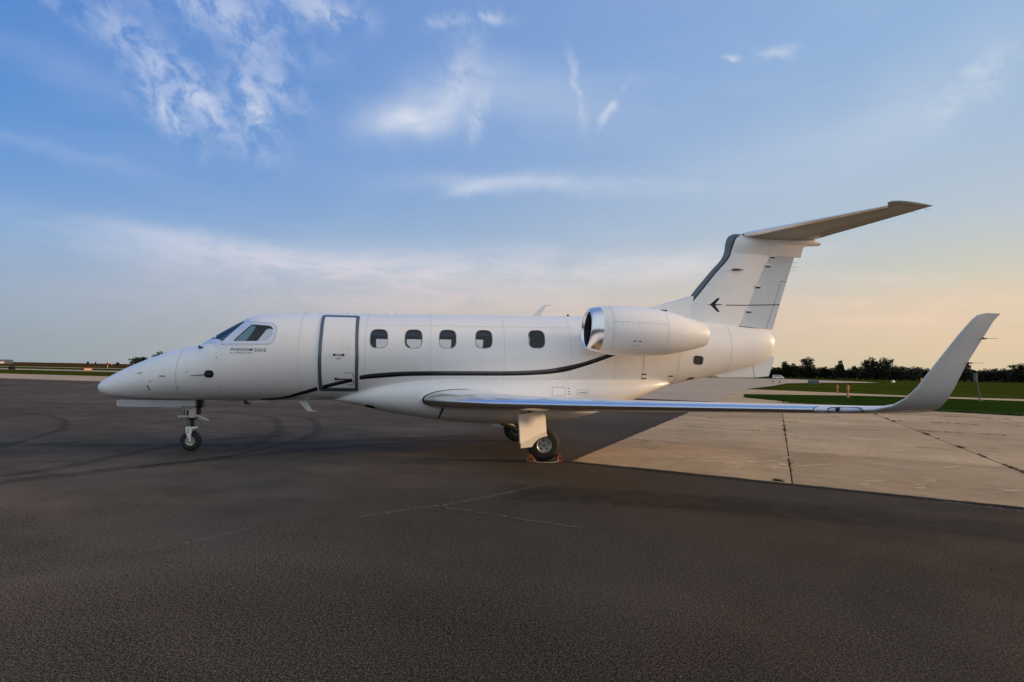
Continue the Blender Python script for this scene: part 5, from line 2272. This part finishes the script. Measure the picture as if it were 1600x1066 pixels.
marker((39.9, 30.8, .03), .98, 'taller orange marker post standing in front of the pale taxiway edge')
marker((51.4, 47.2, 0), .78, 'shorter orange marker post in the grass behind the pale taxiway')
t = thing('runway_sign', (80.4, 92.0, -.05), 'dark back of a low runway sign on the grass right of the tail', 'sign', None, R(-40))
bm = bmesh.new()
add_box(bm, -.95, .95, -.09, .09, .35, 1.0)
bmesh.ops.bevel(bm, geom=bm.edges[:], offset=.03, segments=1, affect='EDGES')
part(t, 'panel', bm, MAT['wall'])
for xx in (-.7, .7):
    bm = bmesh.new()
    add_tube(bm, (xx, 0, 0), (xx, 0, .36), .05, .05, 8)
    part(t, 'leg', bm, MAT['post'])
# leaning weathered post with a lamp head, in the verge to the right
t = thing('utility_post', (48.6, 27.6, 0), 'thin dark leaning post with a box head at the right edge of the taxiway', 'post')
bm = bmesh.new()
add_tube(bm, (0, 0, 0), (-.22, .1, 2.0), .05, .045, 8)
part(t, 'pole', bm, MAT['post'], True)
bm = bmesh.new()
add_box(bm, -.38, -.12, 0, .2, 1.4, 2.15)
bmesh.ops.bevel(bm, geom=bm.edges[:], offset=.03, segments=1, affect='EDGES')
part(t, 'box_head', bm, MAT['post'])
bm = bmesh.new()
add_tube(bm, (0, 0, 0), (0, 0, .12), .18, .14, 10)
part(t, 'base', bm, MAT['post'], True)
# white barrel light and tiny orange marker far out on the grass
t = thing('white_drum', (159.9, 163.6, -.05), 'small white drum marker lying far out on the green field', 'marker')
bm = bmesh.new()
add_tube(bm, (-.45, 0, .45), (.45, .25, .45), .42, .42, 14)
part(t, 'drum', bm, MAT['signwhite'], True)
bm = bmesh.new()
add_tube(bm, (-.48, -.01, .45), (-.46, 0, .45), .3, .3, 12)
part(t, 'drum_lid', bm, MAT['line'], True)
t = thing('field_marker', (236, 234, -.05), 'tiny orange board far away just left of the winglet', 'marker')
bm = bmesh.new()
add_box(bm, -.5, .5, -.05, .05, .5, 1.9)
part(t, 'board', bm, MAT['orange'])
bm = bmesh.new()
add_tube(bm, (0, 0.1, 0), (0, .1, .6), .08, .08, 8)
part(t, 'post', bm, MAT['post'])
# edge lights near the taxiway bend
for p, lab in (((74.5, 93.6, -.05), 'dark edge light, nearer of the two on the grass by the taxiway bend'), ((79.0, 103.0, -.05), 'dark edge light, farther of the two on the grass by the taxiway bend')):
    t = thing('edge_light', p, lab, 'runway light', 'edge lights at the taxiway bend')
    bm = bmesh.new()
    add_tube(bm, (0, 0, 0), (0, 0, .45), .05, .05, 8)
    part(t, 'stem', bm, MAT['post'], True)
    bm = bmesh.new()
    add_lathe(bm, [(0, .18), (.12, .20), (.28, .12), (.32, .01)], (0, 0, .45), 'Z', 12)
    part(t, 'lamp_head', bm, MAT['wall'], True)
# parked white van on the far taxiway
t = thing('white_van', (186, 268, 0), 'small white van far away on the taxiway behind the tail', 'van', None, R(-35))
bm = bmesh.new()
prof = [(-2.6, .35), (2.6, .35), (2.6, 1.0), (1.9, 1.25), (1.3, 2.0), (-2.6, 2.0)]
A = [bm.verts.new((x, -.95, z)) for x, z in prof]
B = [bm.verts.new((x, .95, z)) for x, z in prof]
bm.faces.new(A)
bm.faces.new(B[::-1])
for i in range(6):
    j = (i + 1) % 6
    bm.faces.new((A[i], B[i], B[j], A[j]))
bmesh.ops.bevel(bm, geom=bm.edges[:], offset=.08, segments=2, affect='EDGES')
part(t, 'body', bm, MAT['signwhite'], True)
for xx in (-1.6, 1.6):
    for yy in (-.98, .78):
        bm = bmesh.new()
        add_tube(bm, (xx, yy, .34), (xx, yy + .2, .34), .34, .34, 16)
        part(t, 'wheel', bm, MAT['tyre'], True)
bm = bmesh.new()
add_box(bm, -2.2, 1.2, -.975, -.955, 1.25, 1.75)
part(t, 'window', bm, MAT['wall'])
# left-hand side signs
t = thing('taxiway_sign', (-52.8, 107.5, -.02), 'low orange taxiway sign on the grass left of the nose', 'sign', None, R(25))
bm = bmesh.new()
add_box(bm, -.65, .65, -.1, .1, .25, .85)
bmesh.ops.bevel(bm, geom=bm.edges[:], offset=.06, segments=2, affect='EDGES')
part(t, 'panel', bm, MAT['orange'])
bm = bmesh.new()
add_box(bm, -.5, .5, -.112, -.102, .42, .68)
part(t, 'face_plate', bm, MAT['signwhite'])
for xx in (-.45, .45):
    bm = bmesh.new()
    add_tube(bm, (xx, 0, 0), (xx, 0, .27), .05, .05, 8)
    part(t, 'leg', bm, MAT['post'])
t = thing('wind_cone', (-110.8, 240, -.05), 'drooping red and white wind cone on the far grass left of the nose', 'wind cone', None, R(20))
bm = bmesh.new()
add_tube(bm, (0, 0, 0), (0, 0, 2.0), .07, .05, 8)
part(t, 'mast', bm, MAT['signwhite'], True)
for k in range(4):
    bm = bmesh.new()
    p = Vector((-.25 + .42 * k, 0, 2.0 - .04 * k * k))
    q = Vector((-.25 + .42 * (k + 1), 0, 2.0 - .04 * (k + 1) ** 2))
    add_tube(bm, p, q, .42 - .07 * k, .42 - .07 * (k + 1), 12, True)
    part(t, 'sock_band', bm, MAT['red'] if k % 2 == 0 else MAT['signwhite'], True)
t = thing('dark_equipment_cabinet', (-77.0, 127.5, -.02), 'low dark green cabinet by the taxiway at the far left', 'cabinet', None, R(28))
bm = bmesh.new()
add_box(bm, -.55, .55, -.3, .3, .08, .75)
bmesh.ops.bevel(bm, geom=bm.edges[:], offset=.03, segments=1, affect='EDGES')
part(t, 'housing', bm, MAT['leaf'])
bm = bmesh.new()
add_box(bm, -.6, .6, -.35, .35, 0, .08)
part(t, 'plinth', bm, MAT['post'])
p = at_az(-31.2, 690)
t = thing('farm_shed', (p.x, p.y, -.05), 'long low shed with a pale wall at the left end of the horizon', 'shed', None, R(31))
bm = bmesh.new()
add_box(bm, -7, 7, -5, 5, 0, 2.2)
part(t, 'wall', bm, MAT['wall'])
bm = bmesh.new()
add_box(bm, -2, 1.5, -5.1, -5.02, .2, 1.9)
part(t, 'door', bm, MAT['roofwhite'])
bm = bmesh.new()
v = [bm.verts.new(q) for q in ((-7.5, -5.5, 2.1), (7.5, -5.5, 2.1), (7.5, 0, 3.6), (-7.5, 0, 3.6), (-7.5, 5.5, 2.1), (7.5, 5.5, 2.1))]
bm.faces.new((v[0], v[1], v[2], v[3]))
bm.faces.new((v[3], v[2], v[5], v[4]))
bm.faces.new((v[0], v[3], v[4]))
bm.faces.new((v[1], v[5], v[2]))
part(t, 'roof', bm, MAT['wall'])
